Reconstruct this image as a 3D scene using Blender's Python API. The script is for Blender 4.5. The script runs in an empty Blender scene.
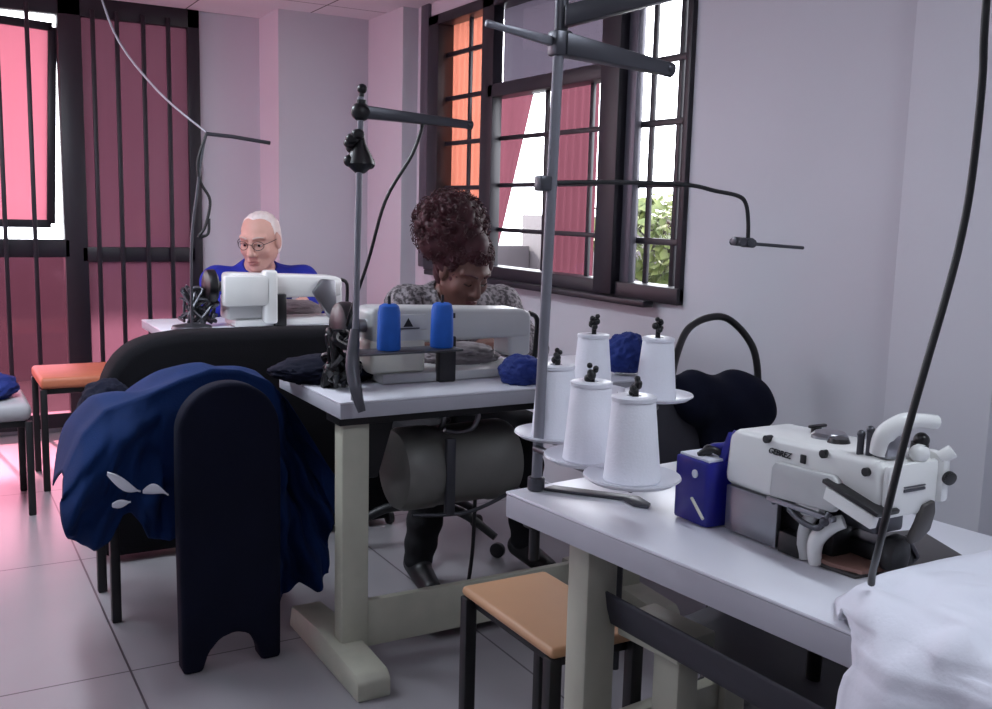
import bpy, bmesh, math, random
import numpy as np
from mathutils import Vector, Matrix, noise
random.seed(7); np.random.seed(7)
S = bpy.context.scene
COL = S.collection
PI = math.pi

# ------------------------------------------------------------------ camera, sky, light, exposure
def make_camera():
    th, ro, yaw = math.atan(0.144), 0.025, math.radians(-30)
    f0 = Vector((-math.sin(yaw), math.cos(yaw), 0)); r0 = Vector((math.cos(yaw), math.sin(yaw), 0)); up = Vector((0, 0, 1))
    f = f0 * math.cos(th) - up * math.sin(th); u0 = up * math.cos(th) + f0 * math.sin(th)
    r = r0 * math.cos(ro) + u0 * math.sin(ro); u = -r0 * math.sin(ro) + u0 * math.cos(ro)
    M = Matrix(((r.x, u.x, -f.x, 0), (r.y, u.y, -f.y, 0), (r.z, u.z, -f.z, 1.26), (0, 0, 0, 1)))
    cd = bpy.data.cameras.new('camera'); cd.sensor_width = 36; cd.lens = 36 * 1000 / 992
    cd.clip_start = 0.05
    c = bpy.data.objects.new('camera', cd); COL.objects.link(c); c.matrix_world = M
    S.camera = c
make_camera()

W = bpy.data.worlds.new('sky'); S.world = W; W.use_nodes = True
bg = W.node_tree.nodes['Background']
bg.inputs[0].default_value = (0.90, 0.93, 1.0, 1); bg.inputs[1].default_value = 8.0
S.view_settings.view_transform = 'Standard'; S.view_settings.look = 'None'
S.view_settings.exposure = 0.26; S.view_settings.gamma = 1.0
S.cycles.max_bounces = 10; S.cycles.diffuse_bounces = 5; S.cycles.transparent_max_bounces = 16
S.cycles.sample_clamp_indirect = 6.0
sun = bpy.data.lights.new('sun', 'SUN'); sun.energy = 15.0; sun.angle = math.radians(1.5); sun.color = (1.0, .96, .92)
so = bpy.data.objects.new('sun', sun); COL.objects.link(so)
so.rotation_euler = Vector((.12, -1, -.66)).to_track_quat('-Z', 'Y').to_euler()
CEIL_LAMP = (11.0, 28.0, 10.0, 2.0)       # watts of the ceiling lamps

def portal(name, loc, rot, sx, sy):
    l = bpy.data.lights.new(name, 'AREA'); l.shape = 'RECTANGLE'; l.size = sx; l.size_y = sy
    l.cycles.is_portal = True
    o = bpy.data.objects.new(name, l); COL.objects.link(o); o.location = loc; o.rotation_euler = rot
portal('daylight_portal_side', (2.52, 3.8, 1.6), (0, PI / 2, 0), 1.5, 2.3)
portal('added_window_portal', (-1.18, 5.17, 1.2), (0, -PI / 2, 0), 1.9, .84)  # for the added window in the left wall
portal('daylight_portal_back', (0.2, 5.98, 1.15), (-PI / 2, 0, 0), 2.6, 2.3)

# ------------------------------------------------------------------ materials
def lin(c):
    return tuple(((v / 255) / 12.92 if v / 255 <= 0.04045 else ((v / 255 + 0.055) / 1.055) ** 2.4) for v in c) + (1,)
class NT:
    def __init__(self, name):
        self.m = bpy.data.materials.new(name); self.m.use_nodes = True
        self.t = self.m.node_tree; self.n = self.t.nodes
        self.p = self.n['Principled BSDF']; self.out = self.n['Material Output']
    def new(self, k, **kw):
        x = self.n.new(k)
        for a, b in kw.items(): setattr(x, a, b)
        return x
    def link(self, a, b): self.t.links.new(a, b)
    def math(self, op, a, b=None):
        x = self.new('ShaderNodeMath', operation=op)
        for i, v in enumerate((a, b)):
            if v is None: continue
            if isinstance(v, (int, float)): x.inputs[i].default_value = v
            else: self.link(v, x.inputs[i])
        return x.outputs[0]
def mat(name, rgb, rough=0.5, metal=0.0, var=0.06, scale=12, bump=0.0, bscale=None, spec=0.5, rgb2=None, sheen=0):
    t = NT(name); p = t.p
    c = lin(rgb)
    tc = t.new('ShaderNodeTexCoord')
    nz = t.new('ShaderNodeTexNoise'); nz.inputs['Scale'].default_value = scale; nz.inputs['Detail'].default_value = 4
    t.link(tc.outputs['Object'], nz.inputs['Vector'])
    mx = t.new('ShaderNodeMixRGB')
    c2 = lin(rgb2) if rgb2 else tuple(v * (1 - 2 * var) for v in c[:3]) + (1,)
    c1 = c if rgb2 else tuple(min(1, v * (1 + var)) for v in c[:3]) + (1,)
    mx.inputs[1].default_value = c1; mx.inputs[2].default_value = c2
    if rgb2:
        rp = t.new('ShaderNodeValToRGB'); rp.color_ramp.elements[0].position = .42; rp.color_ramp.elements[1].position = .58
        t.link(nz.outputs['Fac'], rp.inputs[0]); t.link(rp.outputs[0], mx.inputs[0])
    else:
        t.link(nz.outputs['Fac'], mx.inputs[0])
    t.link(mx.outputs[0], p.inputs['Base Color'])
    p.inputs['Roughness'].default_value = rough; p.inputs['Metallic'].default_value = metal
    p.inputs['Specular IOR Level'].default_value = spec
    if sheen: p.inputs['Sheen Weight'].default_value = sheen
    if bump:
        n2 = t.new('ShaderNodeTexNoise'); n2.inputs['Scale'].default_value = bscale or scale * 8; n2.inputs['Detail'].default_value = 3
        t.link(tc.outputs['Object'], n2.inputs['Vector'])
        b = t.new('ShaderNodeBump'); b.inputs['Strength'].default_value = bump; b.inputs['Distance'].default_value = 0.004
        t.link(n2.outputs['Fac'], b.inputs['Height']); t.link(b.outputs[0], p.inputs['Normal'])
    return t.m
def grid_mat(name, rgb, line, sx, ox, sy, oy, w, rough, var=.05, spec=.5):
    t = NT(name); tc = t.new('ShaderNodeTexCoord'); sp = t.new('ShaderNodeSeparateXYZ')
    t.link(tc.outputs['Object'], sp.inputs[0])
    def ln(o, s, off):
        f = t.math('FRACT', t.math('DIVIDE', t.math('SUBTRACT', o, off - s * 50), s))
        d = t.math('ABSOLUTE', t.math('SUBTRACT', f, 0.5))
        return t.math('GREATER_THAN', d, 0.5 - w / s / 2)
    g = t.math('MAXIMUM', ln(sp.outputs[0], sx, ox), ln(sp.outputs[1], sy, oy))
    nz = t.new('ShaderNodeTexNoise'); nz.inputs['Scale'].default_value = 3; nz.inputs['Detail'].default_value = 5
    t.link(tc.outputs['Object'], nz.inputs['Vector'])
    mx = t.new('ShaderNodeMixRGB'); c = lin(rgb)
    mx.inputs[1].default_value = tuple(min(1, v * (1 + var)) for v in c[:3]) + (1,); mx.inputs[2].default_value = tuple(v * (1 - 2 * var) for v in c[:3]) + (1,)
    t.link(nz.outputs['Fac'], mx.inputs[0])
    m2 = t.new('ShaderNodeMixRGB'); t.link(g, m2.inputs[0]); t.link(mx.outputs[0], m2.inputs[1]); m2.inputs[2].default_value = lin(line)
    t.link(m2.outputs[0], t.p.inputs['Base Color']); t.p.inputs['Roughness'].default_value = rough
    t.p.inputs['Specular IOR Level'].default_value = spec
    return t.m
def glass_mat(name, tint=(1, 1, 1), gloss=0.06):
    t = NT(name); t.n.remove(t.p)
    tr = t.new('ShaderNodeBsdfTransparent'); tr.inputs[0].default_value = tuple(tint) + (1,)
    gl = t.new('ShaderNodeBsdfGlossy'); gl.inputs['Roughness'].default_value = 0.02
    lw = t.new('ShaderNodeLayerWeight'); lw.inputs[0].default_value = 0.5
    fr = t.math('ADD', t.math('MULTIPLY', t.math('POWER', lw.outputs['Facing'], 5.0), 0.5), gloss * 0.5)
    mx = t.new('ShaderNodeMixShader')
    t.link(fr, mx.inputs[0]); t.link(tr.outputs[0], mx.inputs[1]); t.link(gl.outputs[0], mx.inputs[2]); t.link(mx.outputs[0], t.out.inputs[0])
    return t.m
def sheer_mat(name, tint, body, clear, wavy=0.0, gloss=0.0):
    """thin dyed film or curtain: some light goes straight through, the rest is scattered"""
    t = NT(name); t.n.remove(t.p)
    tr = t.new('ShaderNodeBsdfTransparent'); tr.inputs[0].default_value = lin(tint)
    tl = t.new('ShaderNodeBsdfTranslucent'); df = t.new('ShaderNodeBsdfDiffuse')
    tc = t.new('ShaderNodeTexCoord'); mp = t.new('ShaderNodeMapping'); mp.inputs['Scale'].default_value = (16, 16, 0.7)
    nz = t.new('ShaderNodeTexNoise'); nz.inputs['Scale'].default_value = 1.0; nz.inputs['Detail'].default_value = 3
    t.link(tc.outputs['Object'], mp.inputs[0]); t.link(mp.outputs[0], nz.inputs['Vector'])
    mc = t.new('ShaderNodeMixRGB'); c = lin(body); mc.inputs[1].default_value = c; mc.inputs[2].default_value = tuple(v * (1 - wavy) for v in c[:3]) + (1,)
    t.link(nz.outputs['Fac'], mc.inputs[0]); t.link(mc.outputs[0], tl.inputs[0]); t.link(mc.outputs[0], df.inputs[0])
    a = t.new('ShaderNodeMixShader'); a.inputs[0].default_value = 0.35; t.link(tl.outputs[0], a.inputs[1]); t.link(df.outputs[0], a.inputs[2])
    b = t.new('ShaderNodeMixShader'); b.inputs[0].default_value = clear; t.link(a.outputs[0], b.inputs[1]); t.link(tr.outputs[0], b.inputs[2])
    last = b.outputs[0]
    if gloss:
        gl = t.new('ShaderNodeBsdfGlossy'); gl.inputs['Roughness'].default_value = 0.08
        g = t.new('ShaderNodeMixShader'); g.inputs[0].default_value = gloss; t.link(last, g.inputs[1]); t.link(gl.outputs[0], g.inputs[2]); last = g.outputs[0]
    t.link(last, t.out.inputs[0])
    return t.m
def emit_mat(name, rgb, s):
    t = NT(name); t.n.remove(t.p); e = t.new('ShaderNodeEmission'); e.inputs[0].default_value = lin(rgb); e.inputs[1].default_value = s
    t.link(e.outputs[0], t.out.inputs[0]); return t.m

M = dict(
    wall=mat('wall_paint', (206, 205, 212), .75, var=.02, scale=2.5, bump=.05, bscale=60),
    floor=grid_mat('floor_tile', (150, 146, 150), (78, 72, 78), .967, .44, .967, 2.70, .006, .30),
    ceiling=grid_mat('ceiling_tile', (226, 223, 226), (90, 84, 88), .60, 1.93, .60, 5.22, .008, .8),
    frame=mat('dark_window_paint', (30, 27, 36), .42, var=.12),
    framegrey=mat('grey_window_metal', (92, 90, 100), .38, metal=.3),
    glass=glass_mat('clear_glass'),
    pinkpane=sheer_mat('bright_pink_film', (255, 150, 172), (200, 112, 128), .0, .12),
    pinkglass=sheer_mat('pink_tinted_glass', (255, 158, 182), (60, 30, 38), .72, .1, .04),
    rosefilm=sheer_mat('pale_rose_film', (255, 176, 194), (120, 70, 82), .85, .1),
    mauve=sheer_mat('mauve_film', (128, 80, 98), (92, 54, 67), .0, .22, .05),
    reflgrey=sheer_mat('grey_reflection_film', (120, 112, 130), (72, 66, 76), .0, .2, .05),  # film colour paints in the ceiling reflected by the upper pane
    curtain=sheer_mat('pink_curtain_cloth', (200, 120, 132), (110, 64, 74), .0, .3),
    orange=sheer_mat('orange_curtain_cloth', (255, 150, 110), (182, 110, 90), .0, .2),
    white=mat('white_laminate', (224, 224, 232), .28, var=.02, scale=5),
    edge=mat('shaded_laminate_edge', (172, 171, 180), .5, var=.03),  # greyer tone paints in the weaker light on the table edges
    cream=mat('cream_enamel', (206, 204, 192), .38, var=.04, scale=9),
    machinewhite=mat('white_enamel', (228, 228, 226), .26, var=.02),
    machinegrey=mat('pale_grey_enamel', (190, 190, 190), .3, var=.03),
    leg=mat('grey_green_steel', (178, 176, 160), .42, var=.10, scale=14),
    black=mat('black_plastic', (20, 19, 22), .35, var=.15),
    blackmatt=mat('black_steel', (24, 23, 27), .5, var=.15),
    steel=mat('steel', (150, 150, 155), .28, metal=.9),
    darksteel=mat('dark_steel', (84, 84, 90), .35, metal=.7),
    polegrey=mat('grey_pole_paint', (128, 128, 136), .36, metal=.35),
    bedplate=mat('bed_plate', (150, 112, 102), .35, metal=.2, var=.15, scale=6),  # brown tint paints in the warm reflections on the polished plate
    rubber=mat('dark_plate', (62, 58, 58), .4, var=.12),
    thread=mat('white_thread', (232, 232, 240), .62, var=.02, scale=30, bump=.15, bscale=260),
    plate=mat('white_plastic', (222, 222, 230), .30, var=.02),
    bluethread=mat('blue_thread', (20, 92, 190), .6, var=.12, scale=30, bump=.2, bscale=250),
    royal=mat('royal_blue_plastic', (20, 22, 132), .38, var=.1),
    paper=mat('white_card', (220, 222, 232), .6),
    denim=mat('blue_cloth', (10, 38, 84), .9, var=.16, scale=9, bump=.25, bscale=180, spec=.2),
    navy=mat('navy_cloth', (12, 15, 34), .9, var=.15, scale=9, bump=.2, bscale=180, spec=.2),
    blackcloth=mat('black_cloth', (13, 12, 18), .9, var=.2, scale=8, bump=.2, bscale=170, spec=.2),
    charcoal=mat('charcoal_panel', (54, 53, 62), .6, var=.08),
    bluebundle=mat('bright_blue_cloth', (20, 44, 120), .8, var=.2, scale=14, bump=.3, bscale=150),
    whitecloth=mat('white_cloth', (226, 226, 236), .85, var=.02, bump=.12, bscale=150),
    greycloth=mat('grey_cloth', (120, 112, 116), .85, var=.2, scale=20, bump=.2),
    scraps=mat('scrap_cloth', (150, 146, 150), .85, scale=9, rgb2=(40, 38, 42)),
    orangeseat=mat('orange_seat', (196, 116, 84), .5, var=.08),
    tanseat=mat('tan_plywood', (192, 146, 110), .5, var=.08, scale=6),
    greyseat=mat('grey_vinyl', (170, 168, 172), .5, var=.04),
    motor=mat('motor_grey', (112, 110, 106), .5, metal=.0, var=.08),
    skinm=mat('pale_skin', (206, 160, 146), .55, var=.07, scale=18),
    skinw=mat('brown_skin', (96, 62, 54), .5, var=.1, scale=18),
    hairw=mat('dark_red_curls', (64, 12, 24), .6, var=.35, scale=30),
    hairm=mat('white_hair', (232, 222, 218), .7, var=.08, scale=60, bump=.4, bscale=200),
    blouse=mat('speckled_blouse', (140, 132, 136), .85, scale=70, rgb2=(62, 56, 60), bump=.2, bscale=120),
    blueshirt=mat('blue_shirt', (18, 36, 158), .8, var=.15, scale=14, bump=.2, bscale=150),
    trousers=mat('black_trousers', (19, 18, 24), .9, var=.2),
    shoe=mat('black_shoe', (16, 15, 18), .45),
    eye=mat('eye_white', (225, 220, 215), .2), iris=mat('dark_iris', (30, 20, 16), .2), lip=mat('lip', (96, 48, 50), .5), lipm=mat('pale_lip', (176, 118, 110), .5), browm=mat('grey_brow', (188, 168, 160), .8),
    lens=glass_mat('spectacle_lens', (.93, .9, .9)),
    leaf=mat('hedge_leaf', (70, 84, 34), .7, scale=9, rgb2=(92, 100, 50)),
    leafdark=mat('twig', (70, 66, 56), .8),
    concrete=mat('garden_wall', (70, 64, 69), .9, var=.12, scale=3),
    ground=mat('yard_ground', (70, 68, 66), .9, var=.1, scale=2),
    lampglow=emit_mat('lamp_tube', (245, 248, 255), 7.0),
)

# ------------------------------------------------------------------ mesh helpers
class MB:
    def __init__(self): self.b = bmesh.new()
    def _merge(self, t):
        me = bpy.data.meshes.new('tmp'); t.to_mesh(me); t.free(); self.b.from_mesh(me); bpy.data.meshes.remove(me)
    def box(self, x0, x1, y0, y1, z0, z1, bev=0.004, seg=2, rot=None, piv=None):
        t = bmesh.new(); bmesh.ops.create_cube(t, size=1)
        for v in t.verts:
            v.co = Vector(((x0 + x1) / 2 + v.co.x * (x1 - x0), (y0 + y1) / 2 + v.co.y * (y1 - y0), (z0 + z1) / 2 + v.co.z * (z1 - z0)))
        if bev:
            bmesh.ops.bevel(t, geom=list(t.edges), offset=min(bev, .49 * min(x1 - x0, y1 - y0, z1 - z0)), segments=seg, profile=.5, affect='EDGES')
        if rot is not None:
            c = Vector(piv) if piv else Vector(((x0 + x1) / 2, (y0 + y1) / 2, (z0 + z1) / 2))
            for v in t.verts: v.co = c + rot @ (v.co - c)
        self._merge(t); return self
    def cyl(self, p, q, r, r2=None, seg=20, bev=0.0):
        p, q = Vector(p), Vector(q); r2 = r if r2 is None else r2; d = q - p
        t = bmesh.new(); bmesh.ops.create_cone(t, cap_ends=True, segments=seg, radius1=r, radius2=r2, depth=d.length)
        if bev:
            es = [e for e in t.edges if all(abs(abs(v.co.z) - d.length / 2) < 1e-6 for v in e.verts)]
            bmesh.ops.bevel(t, geom=es, offset=bev, segments=2, profile=.5, affect='EDGES')
        q4 = d.to_track_quat('Z', 'Y').to_matrix()
        for v in t.verts: v.co = (p + q) / 2 + q4 @ v.co
        self._merge(t); return self
    def tube(self, pts, r, seg=10, sub=6, smooth=True):
        P = [Vector(p) for p in pts]
        rr = r if isinstance(r, (list, tuple)) else [r] * len(P)
        if smooth and len(P) > 2:
            Q, R = [], []
            for i in range(len(P) - 1):
                a, b, c, d = P[max(i - 1, 0)], P[i], P[i + 1], P[min(i + 2, len(P) - 1)]
                for k in range(sub):
                    t = k / sub
                    Q.append(0.5 * ((2 * b) + (c - a) * t + (2 * a - 5 * b + 4 * c - d) * t * t + (3 * b - a - 3 * c + d) * t ** 3))
                    R.append(rr[i] * (1 - t) + rr[i + 1] * t)
            Q.append(P[-1]); R.append(rr[-1]); P, rr = Q, R
        b = self.b; rings = []; n0 = None
        for i, p in enumerate(P):
            d = (P[min(i + 1, len(P) - 1)] - P[max(i - 1, 0)]).normalized()
            if n0 is None: n0 = d.orthogonal().normalized()
            n0 = (n0 - d * n0.dot(d)).normalized(); m = d.cross(n0)
            rings.append([b.verts.new(p + (n0 * math.cos(2 * PI * k / seg) + m * math.sin(2 * PI * k / seg)) * rr[i]) for k in range(seg)])
        for i in range(len(rings) - 1):
            for k in range(seg):
                b.faces.new((rings[i][k], rings[i][(k + 1) % seg], rings[i + 1][(k + 1) % seg], rings[i + 1][k]))
        b.faces.new(rings[0][::-1]); b.faces.new(rings[-1]); return self
    def lathe(self, prof, c=(0, 0, 0), seg=40, axis=None):
        b = self.b; c = Vector(c); q = Vector(axis).to_track_quat('Z', 'Y').to_matrix() if axis else Matrix.Identity(3)
        rings = []
        for r, z in prof:
            if r < 1e-6: rings.append([b.verts.new(c + q @ Vector((0, 0, z)))])
            else: rings.append([b.verts.new(c + q @ Vector((r * math.cos(2 * PI * k / seg), r * math.sin(2 * PI * k / seg), z))) for k in range(seg)])
        for A, B in zip(rings, rings[1:]):
            for k in range(seg):
                k2 = (k + 1) % seg
                if len(A) == 1 and len(B) == 1: continue
                if len(A) == 1: b.faces.new((A[0], B[k2], B[k]))
                elif len(B) == 1: b.faces.new((A[k], A[k2], B[0]))
                else: b.faces.new((A[k], A[k2], B[k2], B[k]))
        return self
    def prism(self, poly, fn, t0, t1, bev=0.0):
        """poly: list of 2d points; fn(a, b, t) -> 3d"""
        t = bmesh.new(); A = [t.verts.new(fn(a, c, t0)) for a, c in poly]; B = [t.verts.new(fn(a, c, t1)) for a, c in poly]
        t.faces.new(A); t.faces.new(B[::-1]); n = len(A)
        for i in range(n): t.faces.new((A[i], B[i], B[(i + 1) % n], A[(i + 1) % n]))
        bmesh.ops.recalc_face_normals(t, faces=t.faces)
        if bev: bmesh.ops.bevel(t, geom=list(t.edges), offset=bev, segments=2, profile=.5, affect='EDGES')
        self._merge(t); return self
    def ball(self, c, r, sub=3, rot=None):
        r = (r, r, r) if isinstance(r, (int, float)) else r
        t = bmesh.new(); bmesh.ops.create_icosphere(t, subdivisions=sub, radius=1)
        for v in t.verts:
            w = Vector((v.co.x * r[0], v.co.y * r[1], v.co.z * r[2]))
            v.co = Vector(c) + (rot @ w if rot else w)
        self._merge(t); return self
    def grid(self, fn, nu, nv):
        b = self.b; V = [[b.verts.new(fn(i / nu, j / nv)) for j in range(nv + 1)] for i in range(nu + 1)]
        for i in range(nu):
            for j in range(nv): b.faces.new((V[i][j], V[i + 1][j], V[i + 1][j + 1], V[i][j + 1]))
        return self
    def build(self, name, m, parent=None, thick=0.0, recalc=True, angle=40, sub=0):
        if recalc: bmesh.ops.recalc_face_normals(self.b, faces=self.b.faces)
        o = link(name, self.b, m, parent, angle)
        if thick:
            s = o.modifiers.new('thickness', 'SOLIDIFY'); s.thickness = thick; s.offset = 0
        if sub:
            s = o.modifiers.new('smooth', 'SUBSURF'); s.levels = sub; s.render_levels = sub
        return o
def link(name, b, m, parent=None, angle=40):
    me = bpy.data.meshes.new(name)
    if parent is not None:
        p = parent; off = Vector((0, 0, 0))
        while p is not None: off += p.location; p = p.parent
        bmesh.ops.translate(b, verts=b.verts, vec=-off)
    b.to_mesh(me); b.free()
    me.polygons.foreach_set('use_smooth', [True] * len(me.polygons))
    me.set_sharp_from_angle(angle=math.radians(angle))
    me.materials.append(M[m] if isinstance(m, str) else m)
    o = bpy.data.objects.new(name, me); COL.objects.link(o)
    if parent is not None: o.parent = parent
    return o
def tag(o, label, cat, group=None):
    o['label'] = label; o['category'] = cat
    if group: o['group'] = group
    return o
def thing(name, label, cat, loc, group=None):
    o = bpy.data.objects.new(name, None); COL.objects.link(o); o.location = loc; o.empty_display_size = .05
    return tag(o, label, cat, group)
def struct(o): o['kind'] = 'structure'; return o
def copy_tree(o, parent=None):
    c = o.copy(); COL.objects.link(c)
    if parent is not None: c.parent = parent
    for ch in list(o.children): copy_tree(ch, c)
    return c
def sm(t): t = max(0, min(1, t)); return t * t * (3 - 2 * t)
def interp(x, pts):
    if x <= pts[0][0]: return pts[0][1]
    for (a, b), (c, d) in zip(pts, pts[1:]):
        if x <= c: return b + (d - b) * sm((x - a) / (c - a)) if False else b + (d - b) * (x - a) / (c - a)
    return pts[-1][1]
def fbm(p, s=1.0, o=3): return noise.fractal(Vector(p) * s, 1.0, 2.0, o)

# ------------------------------------------------------------------ room shell
H = 2.31; WX = 2.36; BY = 5.82; LX = -1.15; FY = -2.4
struct(MB().box(LX - .1, WX + .3, FY - .1, BY + .3, -.12, 0, 0).build('floor', 'floor'))
struct(MB().box(LX - .1, WX + .3, FY - .1, BY + .3, H, H + .12, 0).build('ceiling', 'ceiling'))
struct(MB().box(LX - .12, LX, FY, 4.75, 0, H, 0).box(LX - .12, LX, 5.6, BY + .2, 0, H, 0).box(LX - .12, LX, 4.75, 5.6, 0, .25, 0).box(LX - .12, LX, 4.75, 5.6, 2.2, H, 0).build('wall_left', 'wall'))
struct(MB().box(LX - .12, WX + .3, FY - .12, FY, 0, H, 0).build('wall_front', 'wall'))
# back wall with the tall window opening x -1.1 .. 1.40
w = MB(); w.box(LX - .1, -1.1, BY, BY + .2, 0, H, 0).box(1.40, 1.76, BY, BY + .2, 0, H, 0).box(-1.1, 1.40, BY + .02, BY + .2, 0, .05, 0)
struct(w.build('wall_back', 'wall'))
struct(MB().box(1.745, WX + .3, 5.47, BY + .2, 0, H, 0).build('wall_column', 'wall'))
# window wall (x = WX) with opening y 2.76 .. 4.84, z .95 .. 2.24
WY0, WY1, WZ0, WZ1 = 2.76, 4.84, .95, 2.24
w = MB(); w.box(WX, WX + .2, FY, WY0, 0, H, 0).box(WX, WX + .2, WY1, 5.5, 0, H, 0).box(WX, WX + .2, WY0, WY1, 0, WZ0, 0).box(WX, WX + .2, WY0, WY1, WZ1, H, 0)
struct(w.build('wall_right', 'wall'))
struct(MB().box(2.27, WX + .02, 5.0, 5.48, 0, H, .002).build('wall_pier', 'wall'))
struct(MB().box(2.27, WX + .02, 1.49, 1.80, 0, H, .003).build('wall_pilaster', 'wall'))
struct(MB().box(WX - .012, WX, 1.80, 5.0, 0, .08, .003).build('baseboard_right', 'wall'))

def pane(name, a, b_, m, parent):
    k = MB(); (x0, y0, z0), (x1, y1, z1) = a, b_
    k.b.faces.new([k.b.verts.new(p_) for p_ in ((x0, y0, z0), (x1, y1, z0), (x1, y1, z1), (x0, y0, z1))])
    return k.build(name, m, parent, recalc=False)
# window 1: the tall dark framed back window
f = MB()
def fb(x0, x1, z0, z1, d=.07): f.box(x0, x1, BY - .03, BY - .03 + d, z0, z1, .004)
fb(-1.1, -1.04, .03, H); fb(1.335, 1.40, .03, H); fb(.675, .79, .03, H, .09)
fb(-1.1, 1.40, 2.21, H); fb(-1.1, 1.40, .03, .11); fb(-1.1, .70, .955, 1.05); fb(.76, 1.36, .93, 1.01)
win = struct(f.build('window_1', 'frame'))
bars = MB()
for x in (.39, .53, .845, .965, 1.10, 1.23, .25, .11, -.03, -.2, -.5, -.8): bars.box(x - .011, x + .011, BY - .05, BY - .03, .08, 2.25, .003)
bars.build('window_bars', 'frame', win)
pane('mauve_pane', (.78, BY, .08), (1.345, BY, 2.23), 'mauve', win)
pane('pink_glass_pane', (-1.06, BY, .08), (.69, BY, .98), 'pinkglass', win)
sash = MB()
def quad_bar(p, q, w_):
    p, q = Vector(p), Vector(q); d = (q - p).normalized(); n = Vector((d.z, 0, -d.x)) * w_ / 2
    sash.prism([(p.x - n.x, p.z - n.z), (p.x + n.x, p.z + n.z), (q.x + n.x, q.z + n.z), (q.x - n.x, q.z - n.z)], lambda a, c, t: (a, t, c), BY + .06, BY + .095, .003)
sash_pts = [(-.27, 0, 1.13), (.62, 0, 1.13), (.662, 0, 2.155), (-.27, 0, 2.20)]
for a, b_ in zip(sash_pts, sash_pts[1:] + sash_pts[:1]): quad_bar(a, b_, .042)
sf = sash.build('sash', 'frame', win)
k = MB(); k.b.faces.new([k.b.verts.new((a, BY + .078, c)) for a, _, c in sash_pts]); k.build('pink_pane', 'pinkpane', sf, recalc=False)

# added window out of view in the left wall, throws pink light on the column
f = MB(); X_ = LX - .06
for y in (4.77, 5.17, 5.58): f.box(X_ - .03, X_ + .03, y - .03, y + .03, .25, 2.2, .004)
for z in (.28, 1.1, 2.17): f.box(X_ - .03, X_ + .03, 4.75, 5.6, z - .03, z + .03, .004)
added_win = struct(f.build('added_pink_window', 'frame'))
pane('pink_glass_pane', (X_, 4.75, .25), (X_, 5.6, 2.2), 'rosefilm', added_win)

# window 2: the side window with grilles
f = MB()
def fs(y0, y1, z0, z1, x0=-.02, x1=.07, m=.004): f.box(WX + x0, WX + x1, y0, y1, z0, z1, m)
fs(WY0, WY0 + .03, WZ0, WZ1); fs(4.72, WY1, WZ0, WZ1); fs(4.15, 4.26, WZ0, WZ1, -.02, .035); fs(3.13, 3.25, WZ0 , WZ1, -.05)
fs(WY0, WY1, WZ0 - .01, WZ0 + .05, -.03); fs(WY0, WY1, WZ1 - .05, WZ1)
fs(3.2, 4.2, 1.78, 1.84)
win2 = struct(f.build('window_2', 'frame'))
g = MB()
for z in (1.16, 1.37, 1.595, 1.82, 2.04): g.box(WX + .03, WX + .045, WY0, 3.15, z - .012, z + .012, .002)
for z in (1.37, 1.595, 1.82, 2.04, 1.16): g.box(WX + .03, WX + .045, 4.24, 4.73, z - .011, z + .011, .002)
for z in (1.17, 1.378, 1.595): g.box(WX + .03, WX + .045, 3.24, 4.16, z - .010, z + .010, .002)
for y in (2.875, 3.03, 4.475, 3.42, 3.76): g.box(WX + .032, WX + .046, y - .011, y + .011, WZ0, WZ1 if y not in (3.42, 3.76) else 1.80, .002)
g.build('window_grille', 'frame', win2)
pane('clear_pane', (WX + .06, WY0, WZ0), (WX + .06, 4.80, WZ1), 'glass', win2)
pane('reflection_pane', (WX + .066, 3.2, 1.82), (WX + .066, 4.2, WZ1), 'reflgrey', win2)
MB().box(WX - .012, WX + .02, 3.07, 3.13, WZ0, WZ1, .006).build('grey_jamb', 'framegrey', win2)
MB().box(WX - .02, WX + .0, 4.84, 4.93, WZ0, H, .006).build('grey_jamb', 'framegrey', win2)
MB().box(WX - .07, WX - .02, 2.9, 4.75, WZ0 - .03, WZ0 - .005, .005).build('window_sill', 'frame', win2)

def curtain(label, m, y0, y1, z0, z1, x, amp=.015, n=9, cut=None):
    def fn(u, v):
        y = y0 + (y1 - y0) * u; z = z0 + (z1 - z0) * v
        if cut: y = y0 + (cut(v) - y0) * u
        return (x + amp * math.sin(u * n * 2 * PI + v) * (1.2 - .5 * v), y, z)
    return tag(MB().grid(fn, 90, 14).build('curtain', m, recalc=False), label, 'curtain')
curtain('orange curtain filling the far left panel of the grilled side window', 'orange', 4.39, 4.835, WZ0 + .01, WZ1 - .01, WX + .105, .010, 8)
curtain('pink curtain hanging straight in the middle panel of the side window', 'curtain', 3.50, 3.84, WZ0 + .01, 1.80, WX + .12, .012, 6)
curtain('pink curtain drawn to a narrow point beside the orange curtain', 'curtain', 4.46, 3.8, WZ0 + .01, 1.80, WX + .125, .006, 4, cut=lambda v: 4.36 - .34 * v)

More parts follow.
